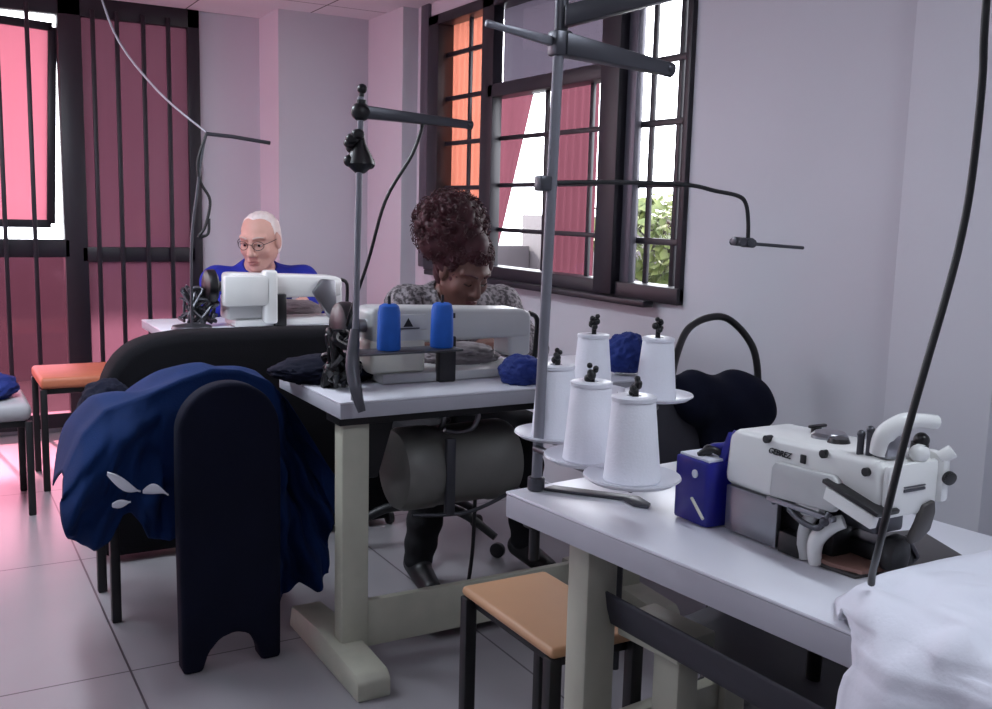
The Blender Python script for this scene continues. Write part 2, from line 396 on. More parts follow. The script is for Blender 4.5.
# outside
struct(MB().box(-6, 4.5, 6.03, 9.3, 2.90, 3.0, .01).build('added_sun_blocker', 'wall'))  # added unseen eave, keeps direct sun off the upper panes
struct(MB().box(2.9, 16, -6, 22, -.6, -.4, 0).box(-12, 2.9, 6.3, 22, -.6, -.4, 0).build('ground_outside', 'ground'))
struct(MB().box(6.2, 6.4, 5.5, 10.2, -.4, 1.22, .01).build('garden_wall', 'concrete'))
struct(MB().box(-6, 6.19, 10.0, 10.2, -.4, .86, .01).build('garden_wall', 'concrete'))
def shrub(label, c, r, n, seed):
    rnd = random.Random(seed); t = thing('shrub', label, 'shrub', (c[0], c[1], -.4))
    lf = MB()
    for _ in range(n):
        d = Vector((rnd.gauss(0, 1), rnd.gauss(0, 1), rnd.gauss(0, 1))).normalized() * rnd.uniform(.5, 1) ** .5
        p = Vector(c) + Vector((d.x * r[0], d.y * r[1], d.z * r[2]))
        a = Vector((rnd.gauss(0, 1), rnd.gauss(0, 1), rnd.gauss(0, 1))).normalized(); b_ = a.orthogonal().normalized(); s = rnd.uniform(.05, .10)
        vs = [lf.b.verts.new(p + a * s), lf.b.verts.new(p + b_ * s * .5), lf.b.verts.new(p - a * s), lf.b.verts.new(p - b_ * s * .5)]
        lf.b.faces.new(vs)
    lf.build('foliage', 'leaf', t, recalc=False)
    tw = MB()
    for _ in range(14):
        e = Vector(c) + Vector((rnd.uniform(-1, 1) * r[0], rnd.uniform(-1, 1) * r[1], rnd.uniform(.2, 1.05) * r[2]))
        tw.tube([(c[0] + rnd.uniform(-.1, .1), c[1] + rnd.uniform(-.1, .1), -.45), (c[0] + rnd.uniform(-.2, .2), c[1] + rnd.uniform(-.2, .2), c[2] - r[2] * .4), e], [.03, .018, .006], 6)
    tw.build('branch', 'leafdark', t)
shrub('sunlit yellow green shrub outside the right panel of the side window', (5.2, 6.2, 1.06), (.50, 1.0, .36), 1200, 3)

# ------------------------------------------------------------------ ceiling lamps (behind and above the camera)
for i, (x, y) in enumerate(((1.3, .2), (.2, 3.5), (-.6, 3.0), (-.6, .2))):
    t = thing('ceiling_light', 'twin tube fluorescent ceiling light above the room', 'lamp', (x, y, H), 'fluorescent ceiling lights')
    MB().box(x - .09, x + .09, y - .62, y + .62, H - .05, H - .001, .008).build('housing', 'plate', t)
    for s in (-.045, .045): MB().cyl((x + s, y - .58, H - .066), (x + s, y + .58, H - .066), .014, seg=12).build('tube', 'lampglow', t)
    l = bpy.data.lights.new('lamp_light', 'AREA'); l.shape = 'RECTANGLE'; l.size = .18; l.size_y = 1.15; l.energy = CEIL_LAMP[i]; l.color = (.80, .90, 1.0)
    lo = bpy.data.objects.new('lamp_light', l); COL.objects.link(lo); lo.parent = t; lo.location = (0, 0, -.085)

# ------------------------------------------------------------------ helpers for sewing tables
def tabletop(x0, x1, y0, y1, t, z=.76, th=.042):
    MB().box(x0, x1, y0, y1, z - .006, z, .0025, 2).build('tabletop', 'white', t)
    MB().box(x0 + .001, x1 - .001, y0 + .001, y1 - .001, z - th, z - .006, .002, 2).build('shaded_edge', 'edge', t)

# ---- near table (overlock)
t1 = thing('sewing_table', 'white topped sewing table nearest the camera carrying the white overlock machine', 'table', (1.16, .9, 0), 'sewing tables')
tabletop(.895, 1.42, .27, 1.505, t1, th=.048)
for x in (.955, 1.30):
    pass
p = MB(); p.box(.942, 1.012, 1.325, 1.38, .05, .711, .006); p.build('leg', 'leg', t1)
MB().box(1.30, 1.36, 1.315, 1.375, .05, .711, .006).build('leg', 'leg', t1)
MB().box(.93, 1.40, 1.31, 1.38, .0, .06, .01).build('foot', 'leg', t1)
MB().box(1.012, 1.30, 1.335, 1.370, .665, .711, .004).build('end_rail', 'leg', t1)
MB().box(1.0, 1.30, 1.33, 1.36, .30, .36, .004).build('end_rail', 'leg', t1)
MB().box(.945, 1.0, .40, .46, .05, .711, .006).build('leg', 'leg', t1); MB().box(1.30, 1.36, .40, .46, .05, .711, .006).build('leg', 'leg', t1)
MB().box(.93, 1.40, .395, .465, .0, .06, .01).build('foot', 'leg', t1)
MB().box(1.02, 1.07, 1.18, 1.24, .05, .56, .005).box(1.0, 1.09, 1.165, 1.31, .535, .575, .005).build('tray_support', 'leg', t1)
tr = MB()
def tray(u, v):
    y = 1.33 - .92 * u; z0 = .582 - .035 * u
    xs = [.985, .99, 1.0, 1.03, 1.2, 1.36, 1.40, 1.41]; zs = [0.03, .0, -.03, -.05, -.065, -.05, -.02, .02]
    k = v * 7; i = min(int(k), 6); f_ = k - i
    return (xs[i] + (xs[i + 1] - xs[i]) * f_, y, z0 + zs[i] + (zs[i + 1] - zs[i]) * f_)
tr.grid(tray, 20, 28); tr.build('under_tray', 'charcoal', t1, thick=.004)
MB().cyl((1.2, 1.05, .50), (1.2, 1.05, .62), .012).build('drain_plug', 'black', t1)
MB().ball((1.06, 1.16, .70), (.02, .025, .015)).build('bolt', 'black', t1)
MB().box(1.2, 1.4, .75, 1.15, .17, .40, .02, 3).build('motor_box', 'charcoal', t1)

t1.rotation_euler.z = math.radians(5.7)
P_ = Vector((.90, 1.507, 0)); t1.location = P_ + Matrix.Rotation(math.radians(5.7), 3, 'Z') @ (t1.location - P_)
# ---- overlock machine
mc = thing('overlock_machine', 'white overlock sewing machine with warm reflections painted on its bed on the near table', 'sewing machine', (1.15, 1.0, .76), 'sewing machines')
def xz(a, c, t): return (t, a, c)
X0, X1 = 1.10, 1.215
body = MB()
body.prism([(1.160, .838), (1.165, .85), (1.160, .918), (1.145, .930), (1.05, .934), (.95, .939), (.885, .941), (.870, .936), (.866, .87), (.872, .858), (.93, .872), (.955, .868), (.965, .842), (1.02, .838)], xz, X0, X1, .009)
body.build('upper_body', 'machinewhite', mc, angle=50)
MB().box(1.108, 1.21, 1.06, 1.160, .7615, .842, .006).build('base_housing', 'machinegrey', mc)
MB().box(1.097, 1.108, 1.045, 1.156, .7655, .838, .003).box(1.092, 1.108, 1.05, 1.056, .832, .848, .002).build('side_cover', 'steel', mc)
MB().prism([(1.056, .845), (1.056, .892), (1.048, .900), (.940, .905), (.930, .897), (.930, .862), (.938, .852)], xz, 1.089, 1.105, .004).build('raised_cover', 'machinegrey', mc)
MB().box(1.087, 1.10, .935, 1.060, .838, .846, .002).build('cover_lip', 'steel', mc)
MB().box(1.12, 1.21, .985, 1.06, .7615, .84, .003).build('cavity_dark', 'black', mc)  # black block stands in for the darkness of the cavity
MB().box(1.10, 1.13, 1.0, 1.045, .7615, .795, .004).build('looper_block', 'black', mc)
MB().tube([(1.112, 1.0, .764), (1.108, 1.0, .79), (1.106, .995, .815), (1.11, .985, .838)], .010).build('lifting_arm', 'machinegrey', mc)
MB().tube([(1.108, .975, .764), (1.104, .975, .785), (1.104, .970, .805), (1.110, .955, .825), (1.12, .94, .835)], [.010, .011, .012, .012, .010]).build('lifting_arm', 'machinewhite', mc)
MB().prism([(1.012, .87), (1.008, .842), (.996, .832), (.972, .834), (.962, .848), (.960, .87)], xz, 1.094, 1.112, .003).build('bracket', 'machinewhite', mc)
MB().tube([(1.09, 1.015, .836), (1.083, .985, .828), (1.083, .955, .826), (1.086, .945, .838), (1.092, .942, .85)], .0045).ball((1.086, .945, .838), .007).build('lever', 'darksteel', mc)
def text(body_, size, loc, rot, m, parent, name='lettering', bold=0.0):
    c = bpy.data.curves.new(name, 'FONT'); c.body = body_; c.size = size; c.extrude = .0006; c.align_x = 'LEFT'; c.offset = bold; c.shear = .3
    o = bpy.data.objects.new(name, c); COL.objects.link(o)
    dg = bpy.context.evaluated_depsgraph_get(); me = bpy.data.meshes.new_from_object(o.evaluated_get(dg))
    bpy.data.objects.remove(o); me.materials.clear(); me.materials.append(M[m])
    q = bpy.data.objects.new(name, me); COL.objects.link(q); q.parent = parent
    p_ = parent; off = Vector((0, 0, 0))
    while p_ is not None: off += p_.location; p_ = p_.parent
    q.location = Vector(loc) - off; q.rotation_euler = rot
    return q
ROT_X = (PI / 2, 0, -PI / 2)    # text read from -x, running towards -y
text('GEBREZ', .0125, (1.0985, 1.072, .908), ROT_X, 'black', mc, bold=.0002)
MB().box(1.097, 1.10, .998, 1.008, .907, .920, .001).build('badge', 'black', mc)
for (y, z) in ((1.075, .928), (.965, .930), (.890, .922)): MB().cyl((1.094, y, z), (1.106, y, z), .006, seg=14).build('screw', 'black', mc)
MB().lathe([(0, .010), (.022, .010), (.027, .005), (.027, 0)], (1.17, 1.02, .934), 24).build('oil_cap', 'steel', mc)
MB().lathe([(0, .008), (.014, .008), (.017, 0)], (1.15, .985, .936), 24).build('oil_window', 'black', mc)
MB().cyl((1.185, 1.06, .932), (1.185, 1.06, .942), .008).box(1.17, 1.205, 1.056, 1.064, .941, .946, .002).build('knob', 'black', mc)
MB().cyl((1.16, .925, .936), (1.16, .925, .948), .008).build('knob', 'black', mc)
# end face with the lifter handle, dials and guards
MB().box(1.104, 1.208, .858, .870, .862, .936, .006).build('end_cover', 'machinewhite', mc)
MB().box(1.135, 1.178, .856, .859, .897, .9005, 0).box(1.135, 1.178, .856, .859, .903, .9045, 0).build('end_slot', 'darksteel', mc)
MB().box(1.115, 1.15, .872, .905, .938, .972, .008).cyl((1.125, .89, .94), (1.125, .885, .978), .010).build('tension_block', 'steel', mc)
MB().tube([(1.12, .890, .945), (1.122, .885, .972), (1.14, .872, .990), (1.165, .866, .992), (1.195, .862, .988)], [.013, .014, .013, .010, .010], 12).build('lift_handle', 'machinewhite', mc)
for k in range(3): MB().cyl((1.112 + .004 * k, .915 - k * .012, .938), (1.112 + .004 * k, .915 - k * .012, .965 + .008 * (k % 2)), .005, seg=12).ball((1.112 + .004 * k, .915 - k * .012, .968 + .008 * (k % 2)), .006, 2).build('tension_post', 'darksteel', mc)
MB().cyl((1.18, .875, .936), (1.18, .872, .958), .012).ball((1.182, .872, .962), .011).build('tension_cap', 'black', mc)
MB().ball((1.175, .868, .945), (.016, .012, .014)).build('tension_base', 'machinewhite', mc)
MB().box(1.205, 1.222, .85, .885, .875, .945, .006).cyl((1.21, .862, .935), (1.222, .85, .948), .010, bev=.002).build('dial', 'machinewhite', mc)
MB().cyl((1.214, .850, .912), (1.212, .842, .910), .010, bev=.002).build('dial_knob', 'black', mc)
rotm = Matrix.Rotation(math.radians(14), 3, 'X')
MB().box(1.083, 1.096, .862, .948, .860, .880, .002, rot=rotm).build('light_strip', 'machinewhite', mc)
MB().box(1.080, 1.125, .855, .955, .882, .889, .002, rot=rotm, piv=(1.09, .905, .870)).build('front_guard', 'black', mc)
MB().box(1.165, 1.212, .885, .985, .774, .800, .004).box(1.13, 1.17, .965, .990, .767, .815, .004).build('needle_bed', 'black', mc)
MB().prism([(1.108, .95), (1.110, .98), (1.20, .985), (1.23, .92), (1.20, .895), (1.122, .905)], lambda a, c, t: (a, c, t), .767, .773, .001).build('bed_plate', 'bedplate', mc)
MB().box(1.145, 1.205, .905, .98, .82, .862, .006).build('needle_block', 'darksteel', mc)
MB().prism([(1.107, .985), (1.115, .910), (1.327, .882), (1.383, 1.01), (1.23, 1.04), (1.215, .985)], lambda a, c, t: (a, c, t), .7605, .7665, .001).build('table_plate', 'rubber', mc)
MB().prism([(1.197, .880), (1.20, .862), (1.192, .838), (1.172, .825), (1.155, .822), (1.152, .832), (1.165, .852), (1.175, .875)], lambda a, c, t: (a, t, c), .852, .862, .003).build('needle_guard', 'rubber', mc)
MB().prism([(1.145, .775), (1.142, .80), (1.150, .822), (1.178, .826), (1.186, .80), (1.178, .772)], lambda a, c, t: (a, t, c), .872, .898, .007).build('presser_foot', 'black', mc)
MB().tube([(1.185, .885, .82), (1.20, .882, .80), (1.212, .885, .785), (1.20, .89, .776)], .0035).build('thread_finger', 'darksteel', mc)

# ---- blue box beside it
bx = thing('blue_box', 'royal blue box standing at the left end of the overlock machine', 'box', (1.14, 1.22, .76))
MB().prism([(1.075, 1.255), (1.075, 1.178), (1.09, 1.172), (1.19, 1.172), (1.19, 1.255)], lambda a, c, t: (a, c, t), .761, .868, .005).build('body', 'royal', bx)
MB().box(1.08, 1.185, 1.18, 1.25, .866, .872, .001).build('top_panel', 'paper', bx)
MB().prism([(1.175, .868), (1.195, .862), (1.172, .918), (1.168, .90)], xz, 1.11, 1.118, .001).tube([(1.10, 1.22, .872), (1.11, 1.205, .885), (1.12, 1.185, .892), (1.13, 1.172, .915)], .007).build('flap', 'royal', bx)
MB().tube([(1.09, 1.215, .872), (1.10, 1.20, .884), (1.115, 1.19, .878)], .006).ball((1.1, 1.205, .882), .009).build('clip', 'black', bx)
MB().cyl((1.0735, 1.205, .845), (1.0755, 1.205, .845), .007, seg=14).build('hole', 'paper', bx)
MB().cyl((1.07, 1.205, .805), (1.06, 1.165, .782), .0025).build('pin', 'cream', bx)

# ---- thread stand on near table
st = thing('thread_stand', 'tall grey thread stand clamped at the left end of the near table', 'thread stand', (.945, 1.492, .76), 'thread stands')
MB().cyl((.948, 1.485, .762), (.975, 1.492, 1.72), .0095).build('pole', 'polegrey', st)
MB().cyl((.948, 1.485, .7605), (.948, 1.485, .785), .016, bev=.003).build('pole_foot', 'darksteel', st)
MB().cyl((.948, 1.485, .63), (.948, 1.485, .716), .010).box(.93, .965, 1.47, 1.50, .69, .715, .004).build('clamp', 'black', st)
MB().box(.955, .99, 1.475, 1.508, 1.525, 1.568, .006).build('arm_hub', 'darksteel', st)
MB().cyl((.973, 1.49, 1.568), (.975, 1.492, 1.72), .012).build('twisted_collar', 'darksteel', st)
def flat_arm(a, b_, w0, w1, name='arm', m='darksteel'):
    a, b_ = Vector(a), Vector(b_); k = MB(); d = (b_ - a).normalized(); s = Vector((0, 0, 1)); n = d.cross(s).normalized()
    vs = []
    for p_, w_ in ((a, w0), (b_, w1)):
        vs.append([k.b.verts.new(p_ + n * w_ * .5 * c + s * w_ * .5 * e) for c, e in ((-1, -1), (1, -1), (1, 1), (-1, 1))])
    for i in range(4): k.b.faces.new((vs[0][i], vs[0][(i + 1) % 4], vs[1][(i + 1) % 4], vs[1][i]))
    k.b.faces.new(vs[0]); k.b.faces.new(vs[1])
    bmesh.ops.bevel(k.b, geom=list(k.b.edges), offset=.003, segments=2, profile=.5, affect='EDGES')
    k.cyl(b_ - d * .012, b_ + d * .004, w1 * .62, bev=.002)
    return k.build(name, m, st)
flat_arm((.975, 1.49, 1.545), (1.215, 1.49, 1.524), .038, .022)
flat_arm((.975, 1.485, 1.59), (1.22, 1.36, 1.665), .036, .03)
flat_arm((.965, 1.495, 1.548), (.835, 1.50, 1.566), .016, .010, m='polegrey')
MB().tube([(.942, 1.49, 1.309), (1.10, 1.49, 1.316), (1.267, 1.49, 1.317), (1.34, 1.49, 1.308), (1.40, 1.49, 1.300), (1.422, 1.49, 1.285), (1.431, 1.49, 1.25), (1.433, 1.49, 1.215)], .0042, 10).build('bent_rod', 'blackmatt', st)
MB().box(.935, .96, 1.48, 1.504, 1.295, 1.322, .004).build('rod_collar', 'darksteel', st)
MB().cyl((1.395, 1.49, 1.212), (1.45, 1.49, 1.207), .009, bev=.002).cyl((1.433, 1.478, 1.209), (1.433, 1.505, 1.209), .010, bev=.002).cyl((1.405, 1.475, 1.21), (1.405, 1.505, 1.21), .007).build('rod_clamp', 'darksteel', st)
MB().cyl((1.44, 1.49, 1.207), (1.588, 1.49, 1.199), .0035).build('thread_needle', 'darksteel', st)
MB().cyl((.945, 1.485, .838), (.94, 1.198, .838), .007).cyl((.945, 1.485, .848), (1.17, 1.634, .878), .007).cyl((.96, 1.35, .84), (1.264, 1.545, .878), .007).build('plate_arm', 'darksteel', st)
MB().prism([(.955, 1.475), (.985, 1.485), (1.085, 1.36), (1.076, 1.315), (1.058, 1.30), (1.045, 1.325), (1.05, 1.36)], lambda a, c, t: (a, c, t), .7605, .766, .002).build('base_bar', 'darksteel', st)
CONES = [(.94, 1.198, .845), (.954, 1.333, .845), (1.0, 1.506, .845), (1.17, 1.634, .89), (1.264, 1.548, .89)]
for i, (x, y, z) in enumerate(CONES):
    MB().lathe([(0, .0), (.03, 0), (.066, .006), (.076, .013), (.075, .016), (.064, .010), (.03, .006), (0, .006)], (x, y, z), 48).build('spool_plate', 'plate', st)
    pin = MB().cyl((x, y, z - .01), (x, y, z + .150), .005, seg=12)
    for k in range(7):
        a = random.uniform(0, 6.28); pin.ball((x + .006 * math.cos(a), y + .006 * math.sin(a), z + .144 + k * .0035), random.uniform(.005, .008) if k < 5 else .005, 2)
    pin.build('spool_pin', 'black', st)
CL = ['white cone of thread at the front edge, nearest the blue box', 'white cone of thread, middle of the front row of three', 'white cone of thread next to the grey pole, left of the front row',
      'white cone of thread at the back left beside the blue cloth bundle', 'white cone of thread at the back right against the dark jacket']
def cone_proto():
    o = bpy.data.objects.new('thread_cone', None); COL.objects.link(o)
    MB().lathe([(0, 0), (.044, 0), (.046, .003), (.0455, .006), (.0345, .128), (.033, .131), (.012, .132), (0, .132)], (0, 0, 0), 48).build('thread', 'thread', o)
    MB().lathe([(.036, .1285), (.036, .1345), (.033, .136), (.012, .136), (.010, .132)], (0, 0, 0), 40).build('rim', 'plate', o)
    return o
cp = cone_proto()
for i, (x, y, z) in enumerate(CONES):
    o = cp if i == 0 else copy_tree(cp)
    o.location = (x, y, z + .0065); o.scale = (.90, .90, .90) if i > 2 else (.97, .97, .98)
    if i == 0: pass
    tag(o, CL[i], 'thread cone', 'white cones on the near thread stand')
    o.rotation_euler = (random.uniform(-.02, .02), random.uniform(-.02, .02), random.uniform(0, 6))

# ---- white cloth on near table's right
def wcloth(u, v):
    top = [(1.50, .768), (1.38, .775), (1.24, .783), (1.12, .786), (1.03, .788), (.968, .782), (.944, .752), (.934, .70), (.928, .62)]
    k = v * 8; i = min(int(k), 7); f_ = k - i
    x = top[i][0] + (top[i + 1][0] - top[i][0]) * f_; z = top[i][1] + (top[i + 1][1] - top[i][1]) * f_
    ye = interp(v, [(0, .885), (.25, .882), (.42, .875), (.52, .855), (.60, .82), (.66, .79), (.72, .775), (.8, .765), (1, .775)])
    y = ye - .62 * u; x += (.79 - y) * .087
    n = fbm((x * 5, y * 6, z * 4), 1.3); m = math.sin(y * 22 + v * 5 + n * 2.5)
    e = sm(u / .10)
    if v < .62: z = .7655 + (z - .7655) * sm(u / .05) + e * (.006 + .014 * n + .008 * m)
    else: x -= e * (.006 + .016 * n + .012 * m) - .004 * (1 - e); y += .015 * n
    if v > .8: z += .05 * math.sin(u * 8 + 1.2) * (v - .8) / .2
    return (x, y, max(z, .7665) if x > .955 + (.795 - y) * .087 else z)
tag(MB().grid(wcloth, 70, 80).build('white_cloth', 'whitecloth', thick=.004, recalc=False, angle=180), 'crumpled white cloth hanging over the front edge of the near table', 'cloth')
tag(MB().tube([(1.012, .80, .81), (1.0, .79, .83), (.975, .765, .87), (.964, .75, .913), (.987, .75, 1.007), (1.012, .75, 1.09), (1.037, .75, 1.169), (1.056, .75, 1.24), (1.066, .75, 1.31), (1.069, .75, 1.42), (1.063, .75, 1.52), (1.06, .75, 1.9), (1.06, .75, H - .005)], .0046, 12).build('power_cable', 'black'),
    'black cable hanging from the ceiling down to the white cloth', 'cable')

# ---- stool in front, under the near table
def chair(name, label, seat_m, x0, x1, y0, y1, z, back=None, cat='chair', legm='blackmatt', th=.022, group='chairs', bulge=0):
    t = thing(name, label, cat, ((x0 + x1) / 2, (y0 + y1) / 2, 0), group)
    MB().box(x0, x1, y0, y1, z - th, z, .010 + bulge, 3).build('seat', seat_m, t)
    MB().box(x0 + .02, x1 - .02, y0 + .02, y1 - .02, z - th - .025, z - th, .003).build('seat_frame', legm, t)
    for x in (x0 + .012, x1 - .012):
        for y in (y0 + .015, y1 - .015):
            MB().box(x - .014, x + .014, y - .014, y + .014, 0, z - th, .004).build('leg', legm, t)
    return t
chair('stool', 'tan topped black legged stool tucked under the near table', 'tanseat', .975, 1.19, 1.455, 1.815, .46, cat='stool', group=None)
sc = MB()
sb = bmesh.new()
def bundle(name, label, cat, m, c, r, seed, parent=None, amp=.25, freq=3.0, flat=True, group=None):
    t = bmesh.new(); bmesh.ops.create_icosphere(t, subdivisions=5, radius=1)
    for v in t.verts:
        d = v.co.normalized(); p_ = d * freq + Vector((seed * 7.1, seed * 3.3, seed))
        n = noise.noise(p_) * .6 + (1 - abs(noise.noise(p_ * 1.9)) * 2) * .35 + .15 * noise.noise(p_ * 5)
        q = d * (1 + amp * n)
        v.co = Vector((c[0] + q.x * r[0], c[1] + q.y * r[1], c[2] + (max(q.z, -.8 + .05 * q.z) if flat else q.z) * r[2]))
    zmin = min(v.co.z for v in t.verts)
    o = link(name, t, m, parent, 60)
    return tag(o, label, cat, group) if label else o
bundle('fabric_scraps', 'heap of black and pale patterned cloth on the floor under the near table', 'cloth', 'scraps', (1.52, 1.42, .145), (.20, .20, .17), 4)

# ------------------------------------------------------------------ woman's table
t2 = thing('sewing_table', 'white topped sewing table of the woman with curly dark red hair', 'table', (1.45, 2.6, 0), 'sewing tables')
tabletop(.92, 2.02, 2.39, 2.90, t2, th=.045)
MB().box(.945, 1.025, 2.44, 2.50, .05, .715, .008).build('leg', 'leg', t2); MB().box(1.90, 1.97, 2.44, 2.50, .05, .715, .008).build('leg', 'leg', t2)
MB().prism([(2.25, 0), (2.25, .05), (2.27, .07), (2.55, .085), (2.78, .07), (2.80, 0)], xz, .915, 1.01, .008).build('foot', 'leg', t2)
MB().prism([(2.25, 0), (2.25, .05), (2.27, .07), (2.55, .085), (2.78, .07), (2.80, 0)], xz, 1.89, 1.98, .008).build('foot', 'leg', t2)
MB().box(1.025, 1.90, 2.45, 2.475, .05, .185, .005).build('cross_rail', 'leg', t2)
MB().box(.93, 1.99, 2.42, 2.52, .69, .715, .003).build('top_rail', 'blackmatt', t2)
MB().box(1.15, 1.75, 2.60, 2.84, .655, .714, .01).build('oil_pan', 'black', t2)
MB().prism([(1.03, .70), (1.16, .70), (1.10, .50), (1.06, .50)], lambda a, c, t: (a, t, c), 2.56, 2.59, .003).build('motor_bracket', 'blackmatt', t2)
mt = MB().lathe([(0, -.20), (.085, -.20), (.115, -.19), (.125, -.17), (.125, -.08), (.121, -.075), (.121, .11), (.125, .115), (.125, .17), (.115, .192), (.08, .205), (0, .205)], (1.38, 2.65, .49), 48, axis=(1, 0, 0)).build('motor', 'motor', t2)
MB().tube([(1.33, 2.63, .61), (1.325, 2.60, .63), (1.33, 2.59, .655), (1.375, 2.585, .66), (1.43, 2.585, .655), (1.435, 2.59, .63), (1.42, 2.60, .605), (1.37, 2.60, .598), (1.33, 2.60, .61)], .008).build('motor_handle', 'steel', mt)
MB().box(1.30, 1.33, 2.52, 2.54, .37, .60, .004).tube([(1.2, 2.54, .38), (1.38, 2.525, .372), (1.56, 2.54, .42)], .006).build('motor_strap', 'darksteel', mt)
MB().tube([(1.44, 2.6, .40), (1.445, 2.62, .2), (1.42, 2.62, .03)], .006).build('treadle_rod', 'blackmatt', t2)
MB().prism([(1.25, 2.52), (1.70, 2.52), (1.70, 2.78), (1.25, 2.78)], lambda a, c, t: (a, c, t), .03, .045, .003).build('treadle', 'blackmatt', t2)

# lockstitch machine, seen from its back
def lockstitch(name, label, x0, y0, blk='machinegrey', plate='cream', kx=1.0):
    z = .76; t = thing(name, label, 'sewing machine', (x0 + .25, y0 + .1, z), 'sewing machines')
    MB().box(x0 + .03, x0 + .53, y0 + .02, y0 + .19, z + .001, z + .03, .008).build('bed', blk, t)
    MB().box(x0, x0 + .17, y0 + .03, y0 + .16, z + .03, z + .13, .012, 3).build('pillar', plate, t)
    a = MB(); a.prism([(x0 + .005, z + .115), (x0 + .002, z + .215), (x0 + .02, z + .222), (x0 + .50, z + .205), (x0 + .53, z + .19), (x0 + .53, z + .12), (x0 + .42, z + .118)], lambda p_, c, q: (p_, q, c), y0 + .03, y0 + .15, .012)
    a.build('arm', blk, t, angle=50)
    MB().box(x0 + .06, x0 + .17, y0 + .024, y0 + .04, z + .155, z + .20, .004).build('back_cover', 'machinegrey', t)
    MB().box(x0 + .455, x0 + .535, y0 + .04, y0 + .14, z + .06, z + .195, .012, 3).build('needle_head', blk, t)
    MB().cyl((x0 + .49, y0 + .09, z + .012), (x0 + .49, y0 + .09, z + .08), .006).box(x0 + .475, x0 + .505, y0 + .08, y0 + .10, z + .03, z + .04, .002).build('needle_bar', 'steel', t)
    MB().tube([(x0 + .53, y0 + .05, z + .19), (x0 + .56, y0 + .05, z + .17), (x0 + .565, y0 + .06, z + .09), (x0 + .56, y0 + .06, z + .04)], .008).build('knee_lift', 'black', t)
    MB().lathe([(0, -.03), (.05, -.03), (.066, -.022), (.07, -.01), (.07, .012), (.055, .022), (.03, .03), (0, .03)], (x0 - .055, y0 + .09, z + .165), 36, axis=(1, 0, 0)).build('hand_wheel', 'black', t)
    MB().cyl((x0 - .04, y0 + .09, z + .165), (x0 + .01, y0 + .09, z + .165), .02).build('wheel_shaft', 'steel', t)
    MB().box(x0 + .20, x0 + .255, y0 + .0, y0 + .03, z + .001, z + .135, .005).build('gap_dark', 'black', t)  # black box stands in for the dark gap beside the pillar
    return t
m2 = lockstitch('lockstitch_machine', 'grey lockstitch sewing machine in front of the woman, two blue spools behind it', 1.09, 2.56)
MB().prism([(1.185, .925), (1.20, .950), (1.215, .925)], lambda a, c, t: (a, t, c), 2.582, 2.586, 0).build('emblem', 'black', m2)
MB().box(1.165, 1.235, 2.582, 2.587, .918, .922, 0).build('emblem_bar', 'darksteel', m2)
MB().box(1.33, 1.342, 2.584, 2.592, .925, .96, .001).box(1.342, 1.352, 2.584, 2.592, .945, .96, .001).build('badge', 'black', m2)

# thread stand of the woman's table
st2 = thing('thread_stand', "slim grey thread stand with a side arm and shelf on the woman's table", 'thread stand', (.97, 2.40, .76), 'thread stands')
MB().cyl((.962, 2.40, .762), (.985, 2.42, 1.535), .0085).build('pole', 'polegrey', st2)
MB().tube([(.958, 2.385, .95), (.945, 2.37, .86), (.945, 2.345, .80), (.955, 2.328, .745)], [.012, .018, .016, .010]).build('pole_foot', 'darksteel', st2)
MB().cyl((.986, 2.42, 1.53), (.988, 2.42, 1.552), .007).ball((.988, 2.42, 1.555), .013).cyl((.986, 2.42, 1.518), (.986, 2.42, 1.528), .012).build('pole_knob', 'black', st2)
st_, st = st, st2
flat_arm((.98, 2.42, 1.499), (1.30, 2.42, 1.485), .032, .020)
st = st_
MB().ball((.985, 2.42, 1.498), (.026, .022, .024)).build('arm_hub', 'black', st2)
hg = MB()
hg.lathe([(0, .085), (.008, .08), (.014, .055), (.030, .025), (.036, .004), (.028, -.006), (.012, -.02), (0, -.022)], (.984, 2.42, 1.365), 20)
for k in range(7):
    a = k * .7; hg.ball((.982 + .024 * math.cos(a), 2.42 + .02 * math.sin(a), 1.375 + .011 * k), (.018, .016, .014), 2)
hg.ball((.955, 2.42, 1.375), (.016, .014, .016), 2).ball((1.01, 2.42, 1.37), (.015, .014, .014), 2).build('thread_tensioner', 'black', st2)
MB().box(.955, 1.27, 2.375, 2.465, .879, .886, .003).build('shelf', 'darksteel', st2)
for (x) in (1.068, 1.225): MB().cyl((x, 2.42, .88), (x, 2.42, 1.03), .004).build('spool_pin', 'blackmatt', st2)
def spool_proto():
    return MB().lathe([(0, 0), (.030, 0), (.032, .004), (.030, .10), (.026, .117), (.018, .122), (.007, .122), (.007, .11), (0, .11)], (0, 0, 0), 36).build('thread_spool', 'bluethread')
sp0 = spool_proto()
for i, (x, l) in enumerate(((1.068, 'bright blue spool of thread on the shelf, nearer the slim pole'), (1.225, 'bright blue spool of thread on the shelf, further from the slim pole'))):
    o = sp0 if i == 0 else sp0.copy()
    if i: COL.objects.link(o)
    o.location = (x, 2.42, .887); tag(o, l, 'thread spool', "blue spools on the woman's thread stand")
tag(MB().tube([(1.16, 2.42, 1.482), (1.13, 2.42, 1.40), (1.06, 2.43, 1.28), (1.02, 2.45, 1.12), (1.0, 2.52, .98), (1.02, 2.60, .93)], .0045, 10).build('thread_cable', 'black'), "thin black cable drooping from the side arm to the woman's machine", 'cable')
